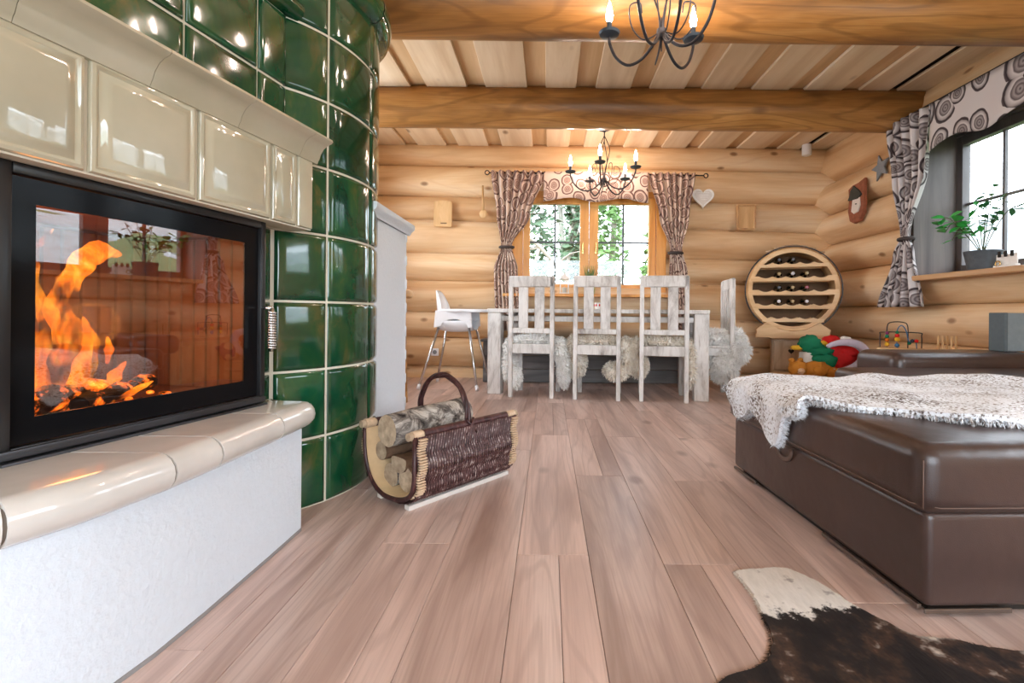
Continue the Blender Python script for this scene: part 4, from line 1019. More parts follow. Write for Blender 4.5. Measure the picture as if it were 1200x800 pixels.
curtain(c2, 'cloth', mapB, 0.55, [(0, 2.34, 1.10, 1.63), (0.28, 1.8, 1.23, 1.57), (0.48, 1.45, 1.36, 1.49), (0.62, 1.2, 1.35, 1.55), (1.0, 0.55, 1.36, 1.58)], MT['fabric_warm'], 7, 0.036, 2.0)
tie_band(c2, (1.425, 5.385, 1.44), 0.075, 'X')
def valance(root, map3, l, r_, z1, zlo, mat, uoff, waves=4):
    def fn(a, b):
        al = lerp(l, r_, a); zb = zlo(a); z = lerp(z1, zb, b)
        return map3(al, 0.006 * math.sin(a * waves * 2 * PI) * b + 0.01 * b, z)
    o = MB().grid(fn, 60, 8, lambda a, b: (lerp(l, r_, a) + uoff, (1 - b) * 0.3)).build('valance_cloth', mat, root, smooth=True, fix=False)
    o.modifiers.new('thick', 'SOLIDIFY').thickness = 0.004
v1 = thing('valance', 'short ring patterned valance with a wavy hem over the dining window', 'valance', (0.5, 5.40, 2.03))
valance(v1, lambda al, o, z: V((al, 5.395 - o, z)), -0.07, 1.11, 2.35, lambda a: 2.035 - 0.022 * math.cos(a * 4 * PI) - 0.012 * a, MT['fabric_warm'], 0.3)
rd = thing('curtain_rod', 'thin dark curtain rod with ring ends above the dining window', 'curtain rod', (0.55, 5.39, 2.33))
MB().tube([(-0.69, 5.405, 2.335), (1.74, 5.405, 2.322)], 0.008, 8).build('rod', MT['iron'], rd, smooth=True)
for x, z in ((-0.71, 2.335), (1.765, 2.322)):
    MB().tube([(x + 0.024 * math.cos(k * PI / 6), 5.405, z + 0.024 * math.sin(k * PI / 6)) for k in range(12)], 0.006, 6, closed=True).build('ring_end', MT['iron'], rd, smooth=True)
for x in (-0.60, 1.66): MB().tube([(x, 5.405, 2.33), (x, 5.56, 2.33)], 0.007, 6).build('bracket', MT['iron'], rd, smooth=True)
mapR = lambda al, o, z: V((3.0 - o, al, z))
c3 = thing('curtain', 'grey ring patterned curtain tied back beside the potted plant window', 'curtain', (3.0, 4.05, 0.83))
curtain(c3, 'cloth', mapR, 0.50, [(0, 2.42, 4.22, 3.76), (0.3, 1.95, 4.14, 3.80), (0.62, 1.42, 4.07, 3.97), (0.72, 1.2, 4.16, 3.92), (1.0, 0.83, 4.33, 3.84)], MT['fabric_grey'], 5, 0.035, 1.0)
tie_band(c3, (3.0, 4.02, 1.40), 0.06, 'Y')
v2 = thing('valance', 'grey ring patterned valance above the window with the potted plant', 'valance', (3.0, 3.0, 2.05))
valance(v2, mapR, 3.77, 2.15, 2.425, lambda a: 2.075 - 0.03 * math.cos(a * 6 * PI + 0.6), MT['fabric_grey'], 1.7, 6)
rd2 = thing('curtain_rod', 'thin dark curtain rod above the window with the potted plant', 'curtain rod', (3.0, 3.2, 2.43))
MB().tube([(3.005, 4.30, 2.43), (3.005, 2.05, 2.43)], 0.008, 8).build('rod', MT['iron'], rd2, smooth=True)
for y in (4.26, 2.1): MB().tube([(3.005, y, 2.43), (3.16, y, 2.43)], 0.007, 6).build('bracket', MT['iron'], rd2, smooth=True)

# ================================================================== CHANDELIERS
def chandelier(label, loc, angles, rad):
    t = thing('chandelier', label, 'chandelier', loc, 0, 'wrought iron candle chandeliers')
    ir = MT['iron']
    MB().lathe([(0.012, 0.0), (0.055, -0.006), (0.060, -0.02), (0.03, -0.035), (0.012, -0.045)], 20).build('canopy', ir, t, local=True, smooth='auto')
    MB().tube([(0, 0, -0.04), (0, 0, -0.10)], 0.006, 8).build('stem', ir, t, local=True, smooth=True)
    for k in range(4):
        a = k * PI / 2 + 0.3; q = lambda r, z: (r * math.cos(a + z * 3.2), r * math.sin(a + z * 3.2), z)
        pts = smoothpts([q(0.004, -0.09), q(0.030, -0.15), q(0.058, -0.23), q(0.052, -0.32), q(0.025, -0.42), q(0.010, -0.50), q(0.016, -0.545)], 5)
        MB().tube(pts, 0.0045, 6).build('twisted_bar', ir, t, local=True, smooth=True)
    MB().lathe([(0.004, -0.52), (0.024, -0.525), (0.026, -0.55), (0.02, -0.57), (0.004, -0.575)], 14).build('hub', ir, t, local=True, smooth='auto')
    MB().tube(smoothpts([(0, 0, -0.56), (-0.012, 0.0, -0.63), (-0.03, 0, -0.70)], 4), [0.006] * 4 + [0.005] * 3 + [0.004] * 1 + [0.003], 6).build('tail', ir, t, local=True, smooth=True)
    kr = rad / 0.35
    for k in range(5):
        a = R(angles[k]); c, s = math.cos(a), math.sin(a); f = lambda r, z: (r * c, r * s, z)
        arm = MB().tube(smoothpts([f(0.012, -0.53), f(0.05 * kr, -0.585), f(0.13 * kr, -0.645), f(0.22 * kr, -0.655), f(0.30 * kr, -0.60), f(0.345 * kr, -0.52), f(rad, -0.475)], 5), 0.0075, 8)
        arm = arm.build('arm', ir, t, local=True, smooth=True)
        MB().lathe([(0.008, -0.482), (0.050, -0.470), (0.056, -0.458), (0.05, -0.462), (0.012, -0.470)], 20, TR(f(rad, 0))).build('drip_cup', MT['iron_cup'], arm, local=True, smooth='auto')
        MB().lathe([(0.013, -0.470), (0.013, -0.405)], 12, TR(f(rad, 0))).build('candle_sleeve', MT['iron_cup'], arm, local=True, smooth='auto')
        MB().lathe([(0.010, -0.405), (0.017, -0.385), (0.019, -0.365), (0.014, -0.335), (0.006, -0.305), (0.001, -0.29)], 12, TR(f(rad, 0))).build('bulb', MT['bulb'], arm, local=True, smooth=True)
        # scroll ornament between arms
        a2 = a + PI / 5; g = lambda r, z: (r * math.cos(a2), r * math.sin(a2), z)
        MB().tube(smoothpts([g(0.012, -0.54), g(0.09, -0.58), g(0.15, -0.52), g(0.16, -0.42), g(0.11, -0.40), g(0.10, -0.45)], 5), 0.0035, 6).build('scroll', ir, t, local=True, smooth=True)
    return t
chandelier('wrought iron candle chandelier hanging over the dining table', (0.562, 4.96, CEIL), (-103, -33, 43, 110, 182), 0.35)
chandelier('wrought iron candle chandelier hanging over the open floor', (0.545, 2.36, CEIL), (149, 41, -46, -85, -125), 0.28)

# ================================================================== WALL THINGS
def on_wall(name, label, cat, mat, poly, x, z, y=5.46, th=0.02, rz=0, r=0.004):
    o = MB().prism(poly, 0, th, Matrix(((1, 0, 0, x), (0, 0, -1, y), (0, 1, 0, z), (0, 0, 0, 1))) @ Matrix.Rotation(rz, 4, 'Z'), r)
    return o
cb1 = on_wall('', '', '', None, [(-0.105, -0.135), (-0.09, -0.15), (0.09, -0.15), (0.105, -0.135), (0.105, 0.12), (0.09, 0.14), (0.05, 0.14), (0.045, 0.15), (-0.045, 0.15), (-0.05, 0.14), (-0.09, 0.14), (-0.105, 0.12)], -1.215, 1.875)
c = thing('cutting_board', 'pale rectangular wooden board hanging near the wooden spoon', 'board', (-1.215, 5.46, 1.72)); cb1.build('board', MT['pine_z'], c, smooth='auto')
MB().box((-1.205, 5.438, 1.765), (0.07, 0.006, 0.012), r=0.002).build('slot', MT['rack_dark'], c)
c = thing('wooden_spoon', 'long handled round wooden spoon hanging beside the curtain', 'spoon', (-0.76, 5.46, 1.83))
MB().lathe([(0.004, -0.012), (0.042, -0.008), (0.046, 0.004), (0.036, 0.014), (0.004, 0.018)], 20, TR((-0.755, 5.45, 1.875), rx=R(90))).build('bowl', MT['pine_z'], c, smooth='auto')
MB().tube([(-0.757, 5.45, 1.90), (-0.765, 5.45, 2.20)], [0.014, 0.010], 10).build('handle', MT['pine_z'], c, smooth=True)
hp = []
for k in range(40):
    a = 2 * PI * k / 40; hp.append((0.0078 * 16 * math.sin(a) ** 3, 0.0078 * (13 * math.cos(a) - 5 * math.cos(2 * a) - 2 * math.cos(3 * a) - math.cos(4 * a))))
c = thing('heart_plaque', 'white heart shaped plaque hanging beside the curtain', 'plaque', (1.745, 5.45, 1.95))
on_wall('', '', '', None, hp, 1.745, 2.085, 5.45, 0.022).build('rim', MT['heart'], c, smooth='auto')
ho = on_wall('', '', '', None, [(x * 0.80, y * 0.80) for x, y in hp], 1.745, 2.085, 5.43, 0.004, r=0.001).build('inner_heart', MT['heart_in'], c, smooth='auto')
for k in range(4): MB().box((1.745 + 0.004 * k, 5.4245, 2.135 - 0.026 * k), (0.13 - 0.022 * k, 0.002, 0.005)).build('line', MT['heart'], ho)
c = thing('wooden_tray', 'brown wooden carved tray board hanging above the wine rack', 'board', (2.24, 5.46, 1.72), 0)
on_wall('', '', '', None, [(-0.10, -0.135), (-0.085, -0.15), (0.085, -0.15), (0.10, -0.135), (0.11, 0.13), (0.095, 0.145), (-0.095, 0.145), (-0.11, 0.13)], 2.24, 1.865, 5.46, 0.022).build('board', MT['pine_z'], c, smooth='auto')
for (dx, dz, w_, h_) in ((-0.098, 0, 0.016, 0.26), (0.098, 0, 0.016, 0.26), (0, 0.128, 0.19, 0.016), (0, -0.135, 0.18, 0.016)):
    MB().box((2.24 + dx, 5.432, 1.865 + dz), (w_, 0.014, h_), r=0.004).build('rim', MT['sill'], c, smooth='auto')
c = thing('motion_sensor', 'small white cylindrical sensor high in the corner by the ceiling', 'sensor', (2.90, 5.42, 2.555))
MB().lathe([(0.03, 0), (0.048, 0.008), (0.05, 0.03), (0.05, 0.125), (0.04, 0.13)], 20, TR((2.90, 5.40, 2.552))).build('body', MT['plastic_white'], c, smooth='auto')
MB().tube([(2.90, 5.42, 2.62), (2.95, 5.55, 2.66)], 0.02, 8).build('mount', MT['plastic_white'], c, smooth=True)
sp = [((0.125 if k % 2 == 0 else 0.055) * math.sin(k * PI / 5), (0.125 if k % 2 == 0 else 0.055) * math.cos(k * PI / 5)) for k in range(10)]
MR = lambda x, y, z, tilt=0: Matrix(((0, 0, -1, x), (-1, 0, 0, y), (0, 1, 0, z), (0, 0, 0, 1))) @ Matrix.Rotation(tilt, 4, 'Z')
tag(MB().prism(sp, 0, 0.02, MR(3.085, 4.44, 2.13, R(12)), 0.003).build('star', MT['grey_star'], smooth='auto'), 'grey five pointed star hanging on the log wall beside the curtain', 'star')
c = thing('carved_plaque', 'bark edged wooden slab with a hatted painted face on the log wall', 'plaque', (3.06, 4.75, 1.67))
MB().prism([(-0.125, 0.15), (-0.06, 0.175), (0.03, 0.18), (0.125, 0.205), (0.12, 0.08), (0.125, -0.04), (0.11, -0.13), (0.06, -0.20), (-0.03, -0.215), (-0.10, -0.18), (-0.13, -0.08), (-0.115, 0.03)], 0, 0.035, MR(3.085, 4.76, 1.89, 0), 0.006).build('slab', MT['bark_plaque'], c, smooth='auto')
MB().prism([(-0.06, -0.09), (-0.02, -0.12), (0.05, -0.11), (0.08, -0.05), (0.07, 0.03), (-0.04, 0.03)], 0, 0.012, MR(3.05, 4.76, 1.89, 0), 0.004).build('face', MT['face_white'], c, smooth='auto')
MB().prism([(-0.11, 0.03), (-0.05, 0.02), (0.05, 0.015), (0.10, 0.05), (0.06, 0.10), (-0.02, 0.16), (-0.07, 0.12), (-0.08, 0.08)], 0, 0.016, MR(3.05, 4.76, 1.89, 0), 0.004).build('hat', MT['hat'], c, smooth='auto')
MB().blob((3.034, 4.735, 1.86), (0.006, 0.012, 0.006), 2).build('eye', MT['hat'], c, smooth=True)

# ================================================================== BARREL WINE RACK
RC = V((2.50, 4.92, 0)); RA = R(-22)
cab = thing('small_cabinet', 'small pale wooden cabinet with a heart cutout under the barrel wine rack', 'cabinet', (RC.x, RC.y, 0), RA)
bxl(cab, 'body', (0, 0.17, 0.25), (0.36, 0.30, 0.50), MT['pine_grey'])
bxl(cab, 'top', (0, 0.17, 0.512), (0.40, 0.34, 0.022), MT['pine'])
dr_ = bxl(cab, 'door', (0, 0.012, 0.335), (0.32, 0.018, 0.30), MT['pine_grey'])
bxl(cab, 'drawer_front', (0, 0.012, 0.10), (0.32, 0.018, 0.15), MT['pine_grey'])
MB().prism([(x * 0.22, y * 0.22) for x, y in hp], 0, 0.006, Matrix(((1, 0, 0, 0), (0, 0, -1, 0.004), (0, 1, 0, 0.38), (0, 0, 0, 1)))).build('heart_cutout', MT['gap'], dr_, local=True)
rk = thing('wine_rack', 'round barrel shaped wooden wine rack with scalloped shelves', 'wine rack', (RC.x, RC.y, 0.523), RA)
RR = 0.42; zc_ = 0.49; D0, D1 = -0.10, 0.30
m = MB(); M_ = TR((0, D0, zc_), rx=R(-90))      # barrel axis along local +y
b = bmesh.new(); seg = 48; profb = [(RR - 0.045, 0.0), (RR - 0.004, 0.0), (RR + 0.008, 0.02), (RR + 0.022, 0.20), (RR + 0.008, 0.38), (RR - 0.004, 0.40), (RR - 0.045, 0.40)]
rings = [[b.verts.new((r * math.cos(k * 2 * PI / seg), r * math.sin(k * 2 * PI / seg), z)) for k in range(seg)] for r, z in profb]
for A, B in zip(rings, rings[1:] + rings[:1]):
    for k in range(seg): b.faces.new((A[k], A[(k + 1) % seg], B[(k + 1) % seg], B[k]))
m.merge(b, M_); m.build('barrel_ring', MT['pine'], rk, local=True, smooth='auto')
for y in (-0.07, 0.05, 0.2):
    MB().tube([((RR + 0.022) * math.cos(k * 2 * PI / 48), y, zc_ + (RR + 0.022) * math.sin(k * 2 * PI / 48)) for k in range(48)], 0.006, 6, closed=True).build('hoop', MT['dark_metal'], rk, local=True, smooth=True)
MB().lathe([(RR - 0.01, 0), (RR - 0.01, 0.012)], 48, TR((0, D1 - 0.03, zc_), rx=R(-90))).build('back_panel', MT['rack_dark'], rk, local=True)
shelves = [0.255, 0.115, -0.025, -0.165, -0.30]
for k, dz in enumerate(shelves):
    half = math.sqrt(max(RR ** 2 - dz ** 2, 0.01)) - 0.015
    xs = [-half + 2 * half * i / 60 for i in range(61)]
    up = [(x, dz + 0.022 - (0.022 * abs(math.cos(x / 0.125 * PI)) ** 0.8 if abs(x) < 0.32 else 0) + 0.0) for x in xs]
    poly = [(-half, dz - 0.03)] + up + [(half, dz - 0.03)]
    for y in (D0 - 0.012, D0 + 0.22):
        MB().prism(poly, 0, 0.016, Matrix(((1, 0, 0, 0), (0, 0, -1, y + 0.016), (0, 1, 0, zc_), (0, 0, 0, 1)))).build('shelf', MT['pine'], rk, local=True)
m = MB(); m.prism([(-0.34, 0.0), (0.34, 0.0), (0.325, 0.05), (0.335, 0.085), (0.24, 0.155), (0.12, 0.085), (0, 0.066), (-0.12, 0.085), (-0.24, 0.155), (-0.335, 0.085), (-0.325, 0.05)], -0.06, 0.24, Matrix(((1, 0, 0, 0), (0, 0, -1, 0.1), (0, 1, 0, 0.0), (0, 0, 0, 1))) )
m.build('cradle', MT['pine'], rk, local=True)
gl_ = MB()
for k in range(7): gl_.blob((-0.2 + 0.075 * k, 0.02, zc_ + math.sqrt(max((RR + 0.02) ** 2 - (-0.2 + 0.075 * k) ** 2, 0)) + 0.012), (0.05, 0.03, 0.018), 2, 0.3)
tag(gl_.build('garland', MT['pine_grey'], rk, local=True, smooth=True), 'pale twig garland')
MRk = TR((RC.x, RC.y, 0.523), RA)
caps = [('cap_black', 0, (-0.125,)), ('cap_black', 0, (0.0,)), ('cap_gold', 1, (-0.125,)), ('cap_white', 1, (0.0,)), ('cap_gold', 1, (0.125,)), ('cap_black', 2, (-0.125,)), ('cap_gold', 2, (0.0,)), ('cap_red', 2, (0.125,)),
        ('cap_white', 3, (-0.125,)), ('cap_gold', 3, (0.0,)), ('cap_white', 3, (0.125,))]
shelfname = ['top', 'second', 'third', 'fourth']
colname = {'cap_black': 'black', 'cap_white': 'white', 'cap_gold': 'gold', 'cap_red': 'red'}
posname = {-0.125: 'nearest the dining table', 0.0: 'in the middle', 0.125: 'nearest the plant window'}
for cap, sh, xs in caps:
    x = xs[0]; z = shelves[sh] + zc_ + 0.045
    wc = MRk @ V((x, -0.12, z))
    bt_ = thing('wine_bottle', '%s capped wine bottle on the %s rack shelf, %s' % (colname[cap], shelfname[sh], posname[x]), 'bottle', wc, RA, 'wine bottles in the barrel rack')
    MB().lathe([(0.014, 0.015), (0.014, 0.06), (0.018, 0.09), (0.036, 0.14), (0.037, 0.33), (0.03, 0.335)], 16, TR(rx=R(-90))).build('body', MT['bottle'], bt_, local=True, smooth='auto')
    MB().lathe([(0.013, -0.02), (0.016, -0.017), (0.016, 0.03)], 16, TR(rx=R(-90))).build('cap', MT[cap], bt_, local=True, smooth='auto')

# ================================================================== SOFA
SR = R(2.0)
sofa = thing('sofa', 'brown leather corner sofa with a wide storage footrest and low arm', 'sofa', (0.945, 1.19, 0), SR)
LE = MT['leather']
def cushion(parent, name, x0, x1, y0, y1, z0, z1, r, puff=0.0, seg=5):
    b = bmesh.new(); bmesh.ops.create_cube(b, size=1.0)
    bmesh.ops.scale(b, vec=(x1 - x0, y1 - y0, z1 - z0), verts=b.verts)
    bmesh.ops.bevel(b, geom=list(b.edges), offset=r, segments=seg, profile=0.55, affect='EDGES')
    bmesh.ops.translate(b, vec=((x0 + x1) / 2, (y0 + y1) / 2, (z0 + z1) / 2), verts=b.verts)
    if puff:
        bmesh.ops.subdivide_edges(b, edges=[e for e in b.edges if e.calc_length() > 0.15], cuts=5, use_grid_fill=True)
        for v in b.verts:
            u = (v.co.x - x0) / (x1 - x0); w = (v.co.y - y0) / (y1 - y0)
            if v.co.z > (z0 + z1) / 2: v.co.z += puff * math.sin(PI * max(0, min(1, u))) ** 0.5 * math.sin(PI * max(0, min(1, w))) ** 0.5 + 0.004 * noise.noise(v.co * 5)
    m = MB(); m.bm.free(); m.bm = b
    return m.build(name, LE, parent, local=True, smooth='auto')
cushion(sofa, 'footrest_base', 0.0, 1.72, 0.0, 1.13, 0.022, 0.262, 0.022)
fc = cushion(sofa, 'footrest_cushion', -0.025, 1.745, -0.018, 1.155, 0.252, 0.432, 0.05, 0.008)
for pts in ([(-0.012, 1.10, 0.398), (-0.012, 0.03, 0.398), (0.03, -0.004, 0.398), (1.70, -0.004, 0.398)], [(-0.0265, 1.12, 0.280), (-0.0265, 0.02, 0.280), (0.02, -0.0195, 0.280), (1.70, -0.0195, 0.280)], [(-0.018, -0.011, 0.275), (-0.018, -0.011, 0.395)]):
    MB().tube(pts, 0.0015, 6).build('seam', MT['stitch'], fc, local=True, smooth=True)
MB().tube([(-0.004, 0.67 + 0.055 * math.cos(a), 0.236 - 0.036 * math.sin(a) - 0.006) for a in [k * PI / 8 for k in range(-1, 10)]], 0.010, 8, flat=0.6).build('pull_strap', MT['stitch'], sofa, local=True, smooth=True)
MT['sofa_foot'] = plain('sofa foot metal', srgb(120, 108, 100), 0.3, metal=0.8)
for (x0, x1, y0, y1) in ((-0.002, 0.004, 0.90, 1.12), (-0.002, 0.004, 0.02, 0.42), (0.0, 0.22, -0.002, 0.004)):
    MB().box(((x0 + x1) / 2, (y0 + y1) / 2, 0.016), (x1 - x0 + 0.006, y1 - y0, 0.012), r=0.002).build('foot_strip', MT['sofa_foot'], sofa, local=True)
MB().box((0.86, 0.56, 0.012), (1.66, 1.06, 0.024)).build('plinth', MT['gap'], sofa, local=True)
cushion(sofa, 'seat_base', 0.80, 2.05, 1.165, 1.60, 0.03, 0.30, 0.02)
cushion(sofa, 'seat_cushion', 0.78, 2.06, 1.165, 1.60, 0.285, 0.450, 0.05, 0.006)
cushion(sofa, 'arm_base', 1.16, 2.06, 1.605, 1.84, 0.03, 0.40, 0.03)
arm = cushion(sofa, 'arm_pad', 1.115, 2.07, 1.53, 1.90, 0.375, 0.535, 0.065, 0.006, 6)
MB().tube([(1.118, 1.60 + 0.24 * k / 12, 0.445 + 0.03 * math.sin(k / 12 * PI)) for k in range(13)], 0.003, 6).build('seam', MT['stitch'], arm, local=True, smooth=True)
MB().tube([(1.80, 1.545, 0.40), (1.80, 1.555, 0.51), (1.80, 1.60, 0.538), (1.80, 1.85, 0.538)], 0.0022, 6).build('seam', MT['stitch'], arm, local=True, smooth=True)

# fur throw over the footrest
def thr(a, b):
    hang = pw(a, [(0, 0.015), (0.10, 0.03), (0.27, 0.165), (0.42, 0.10), (0.55, 0.075), (0.78, 0.125), (0.92, 0.09), (1.0, 0.02)])
    Wd = 1.35; p = -hang + b * (Wd + hang)
    if b < 0.16: p = -hang * (1 - b / 0.16)
    else: p = (b - 0.16) / 0.84 * Wd
    ex = 0.905 - 0.02 * a; r = 0.035
    top = 0.452 + 0.012 * math.sin(a * 9 + b * 14) * math.sin(b * 9) + 0.022 * noise.noise(V((a * 6, b * 9, 2)))
    if p < 0: x, z = ex - 0.022 - 0.012 * math.sin(a * 14) ** 2, top - r + p
    elif p < r * 1.57: t = p / r; x, z = ex - 0.022 + r * (1 - math.cos(t)), top - r + r * math.sin(t)
    else: x, z = ex - 0.022 + r + (p - r * 1.57), top
    yn = 1.66 - 0.85 * max(0, x - 0.90) if x < 1.25 else 1.3625 - 0.30 * (x - 1.25)
    yn += 0.012 * math.sin(x * 30)
    return V((x, lerp(yn, 2.30 + 0.02 * math.sin(x * 12), a), z))
fur_sheet('fur_throw', 'grey and white speckled fur throw spread over the sofa footrest', 'throw', thr, 40, 60, 52000, 0.026, 0.0017, MT['throw'], 5, lean=V((0, -0.1, -0.2)), thick=0.012)

# ================================================================== COWHIDE RUG
out = [(0.545, 1.385), (0.568, 1.398), (0.61, 1.404), (0.652, 1.408), (0.705, 1.411), (0.735, 1.375), (0.765, 1.325), (0.794, 1.236), (0.83, 1.165), (0.87, 1.115), (0.938, 1.106), (0.985, 1.085), (1.069, 1.068), (1.25, 1.05), (1.38, 1.10), (1.45, 1.04),
       (1.40, 0.86), (1.30, 0.66), (1.28, 0.45), (1.36, 0.22), (1.22, 0.12), (1.0, 0.20), (0.82, 0.18), (0.70, 0.05), (0.52, 0.10), (0.44, 0.30), (0.40, 0.52), (0.36, 0.74), (0.30, 0.90), (0.36, 0.975), (0.455, 1.017), (0.499, 1.061), (0.522, 1.11), (0.540, 1.20), (0.549, 1.26), (0.548, 1.33)]
hide = thing('cowhide_rug', 'white, black and brown cowhide rug lying on the plank floor', 'rug', (0.85, 1.215, 0), 0)
sm = smoothpts([(x, y, 0) for x, y in out + out[:1]], 5)[:-1]
hm_ = MB(); rnd = random.Random(3)
hm_.prism([(p.x + rnd.uniform(-.003, .003), p.y + rnd.uniform(-.003, .003)) for p in sm], 0.001, 0.007, None, 0.002)
hm_.build('hide', MT['hide'], hide)
# hide's own short hair along the rim
vs_, fs_ = [], []
for i, p in enumerate(sm):
    q = sm[(i + 1) % len(sm)]; t = (q - p); n_ = V((-t.y, t.x, 0)).normalized() * (1)
    for k in range(10):
        c0 = p.lerp(q, rnd.random()) + V((0, 0, 0.0045)); d = (n_ + V((rnd.gauss(0, .4), rnd.gauss(0, .4), 0))) * rnd.uniform(0.003, 0.009); w_ = t.normalized() * 0.0012
        i0 = len(vs_); vs_ += [c0 - w_, c0 + w_, c0 + d + V((0, 0, -0.003))]; fs_.append((i0, i0 + 1, i0 + 2))
me = bpy.data.meshes.new('rim_hair'); me.from_pydata([tuple(v) for v in vs_], [], fs_)
ho_ = mesh_obj('rim_hair', me, MT['hide'], hide); ho_['kind'] = 'stuff'

# ================================================================== FIREWOOD BASKET
BA = R(51.1); BC = V((-0.461, 2.099, 0))
bk_ = thing('firewood_basket', 'dark wicker firewood carrier with an arched handle on the plank floor', 'basket', BC, BA)
def prof_u(ph, off=0.0):
    y = -0.170 * math.cos(ph); z = 0.262 * (1 - max(math.sin(ph), 0) ** (0.25 if ph < PI / 2 else 0.62))
    ny, nz = -math.cos(ph), -math.sin(ph) * 0.9
    return y + ny * off, z + nz * off + 0.022
for which, mat, name in ((0, 'wicker', 'dark_weave'), (1, 'wicker_mix', 'mottled_weave')):
    m = MB()
    for k in range(which, 84, 2):
        x = -0.262 + 0.524 * k / 83; pts = []
        for i in range(37):
            ph = PI * i / 36
            ph = ph * ph * (3 * PI - 2 * ph) / PI ** 2
            zz0 = prof_u(ph)[1]; off = 0.006 + 0.020 * abs(math.sin(zz0 / 0.262 * PI * 2.5)) + 0.0025 * math.sin(i * 2.6 + PI * k)
            y, z = prof_u(ph, off); pts.append((x, y, max(z, 0.010)))
        m.tube(pts, 0.0034, 5)
    o = m.build(name, MT[mat], bk_, local=True, smooth=True); o['kind'] = 'stuff'
m = MB()
def lin(a, b):
    y, z = prof_u(PI * a, -0.004); return V((lerp(-0.268, 0.268, b), y, z))
m.grid(lin, 30, 4)
o = m.build('liner', MT['liner'], bk_, local=True, smooth=True); o.modifiers.new('thick', 'SOLIDIFY').thickness = 0.008
for sx in (-1, 1):
    MB().tube([(sx * 0.268, *[max(q, 0.010) if j else q for j, q in enumerate(prof_u(PI * i / 30, 0.004))]) for i in range(31)], 0.010, 8).build('end_hoop', MT['wicker'], bk_, local=True, smooth=True)
    for sgn in (0, 1):
        m = MB()
        for k in range(26):
            zt = 0.275 - 0.0100 * k; u = min(1, max(0, 1 - (zt - 0.022) / 0.262)); ph = math.asin(u ** (1 / 0.62 if sgn else 4.0)); ph = PI - ph if sgn else ph
            y, z = prof_u(ph, 0.014 + 0.016 * abs(math.sin((zt - 0.022) / 0.262 * PI * 2.5))); m.box((sx * 0.250, y, max(zt, 0.012)), (0.034, 0.018, 0.0068), r=0.002, seg=1)
        m.build('cane_wrap', MT['cane'], bk_, local=True, smooth='auto')['kind'] = 'stuff'
for sy in (-1, 1):
    rod_ = MB().tube([(-0.292, sy * 0.163, 0.285), (0.292, sy * 0.163, 0.285)], 0.0155, 12).build('top_rod', MT['endgrain'], bk_, local=True, smooth='auto')
    MB().tube([(-0.225, sy * 0.163, 0.285), (0.225, sy * 0.163, 0.285)], 0.0185, 12).build('dark_binding', MT['wicker'], rod_, local=True, smooth='auto')
    for sx in (-1, 1):
        m = MB()
        for k in range(6): m.tube([(sx * (0.232 + 0.007 * k), sy * 0.163, 0.285), (sx * (0.2385 + 0.007 * k), sy * 0.163, 0.285)], 0.0195, 12)
        m.build('cane_binding', MT['cane'], rod_, local=True, smooth='auto')
    MB().box((0, -0.128 if sy < 0 else 0.06, 0.009), (0.54, 0.03, 0.018), r=0.002).build('runner', MT['pale_strip'], bk_, local=True)
m = MB()
for j in range(3):
    pts = []
    for i in range(61):
        t = i / 60; a = PI * t; tw = t * 16 + j * 2 * PI / 3
        cx, cy, cz = 0.0, -0.165 * math.cos(a), 0.27 + 0.205 * math.sin(a) ** 0.8
        pts.append((cx + 0.007 * math.cos(tw), cy + 0.007 * math.sin(tw) * math.cos(a), cz + 0.007 * math.sin(tw) * math.sin(a)))
    m.tube(pts, 0.0078, 7)
m.build('handle', MT['wicker'], bk_, local=True, smooth=True)
for sy in (-1, 1):
    for q in (-1, 1):
        MB().tube([(q * 0.03, sy * 0.185, 0.25), (0, sy * 0.186, 0.285), (-q * 0.02, sy * 0.175, 0.31)], 0.006, 6).build('handle_lashing', MT['wicker'], bk_, local=True, smooth=True)
def firewood(label, x0, y, z, L, r, mat, dy=0, dz=0, seed=0, half=False, group=None):
    Mx = TR(BC, BA); rnd = random.Random(seed)
    t = thing('firewood_log', label, 'firewood', Mx @ V((x0, y, z)), BA, group)
    n = 10; sg = 14; b = bmesh.new(); rings = []
    for i in range(n + 1):
        u = i / n; ring = []
        for k in range(sg):
            a = 2 * PI * k / sg; rr = r * (1 + 0.10 * noise.noise(V((u * 3, math.cos(a) * 1.2 + seed, math.sin(a) * 1.2))))
            zz = rr * math.sin(a)
            if half and zz > r * 0.15: zz = r * 0.15 + 0.15 * (zz - r * 0.15)
            ring.append(b.verts.new((L * u, rr * math.cos(a) + dy * u, zz + dz * u)))
        rings.append(ring)
    for A, B in zip(rings, rings[1:]):
        for k in range(sg): b.faces.new((A[k], A[(k + 1) % sg], B[(k + 1) % sg], B[k]))
    ends = []
    for ring in (rings[0], rings[-1]): ends.append([v.co.copy() for v in ring])
    m = MB(); m.bm.free(); m.bm = b; m.build('bark', mat, t, local=True, smooth=True)
    for e in ends:
        b2 = bmesh.new(); b2.faces.new([b2.verts.new(c_) for c_ in e]); m = MB(); m.bm.free(); m.bm = b2; m.build('cut_end', MT['endgrain'], t, local=True)
firewood('thick grey white barked log lying on top of the basket load', -0.250, 0.04, 0.270, 0.42, 0.066, MT['bark'], 0.02, 0.012, 1)
firewood('split orange faced log just under the thick top log in the basket', -0.235, -0.02, 0.158, 0.40, 0.052, MT['bark_brown'], 0, 0, 2, True)
firewood('round grey log low in the basket, on the stove side', -0.225, 0.050, 0.084, 0.40, 0.049, MT['bark'], 0, 0, 3)
firewood('round grey log low in the basket, on the open room side', -0.225, -0.058, 0.086, 0.40, 0.050, MT['bark_brown'], 0, 0, 4)
firewood('split log wedged high against the stove side of the basket', -0.235, 0.105, 0.175, 0.38, 0.040, MT['bark_brown'], 0, 0, 5)

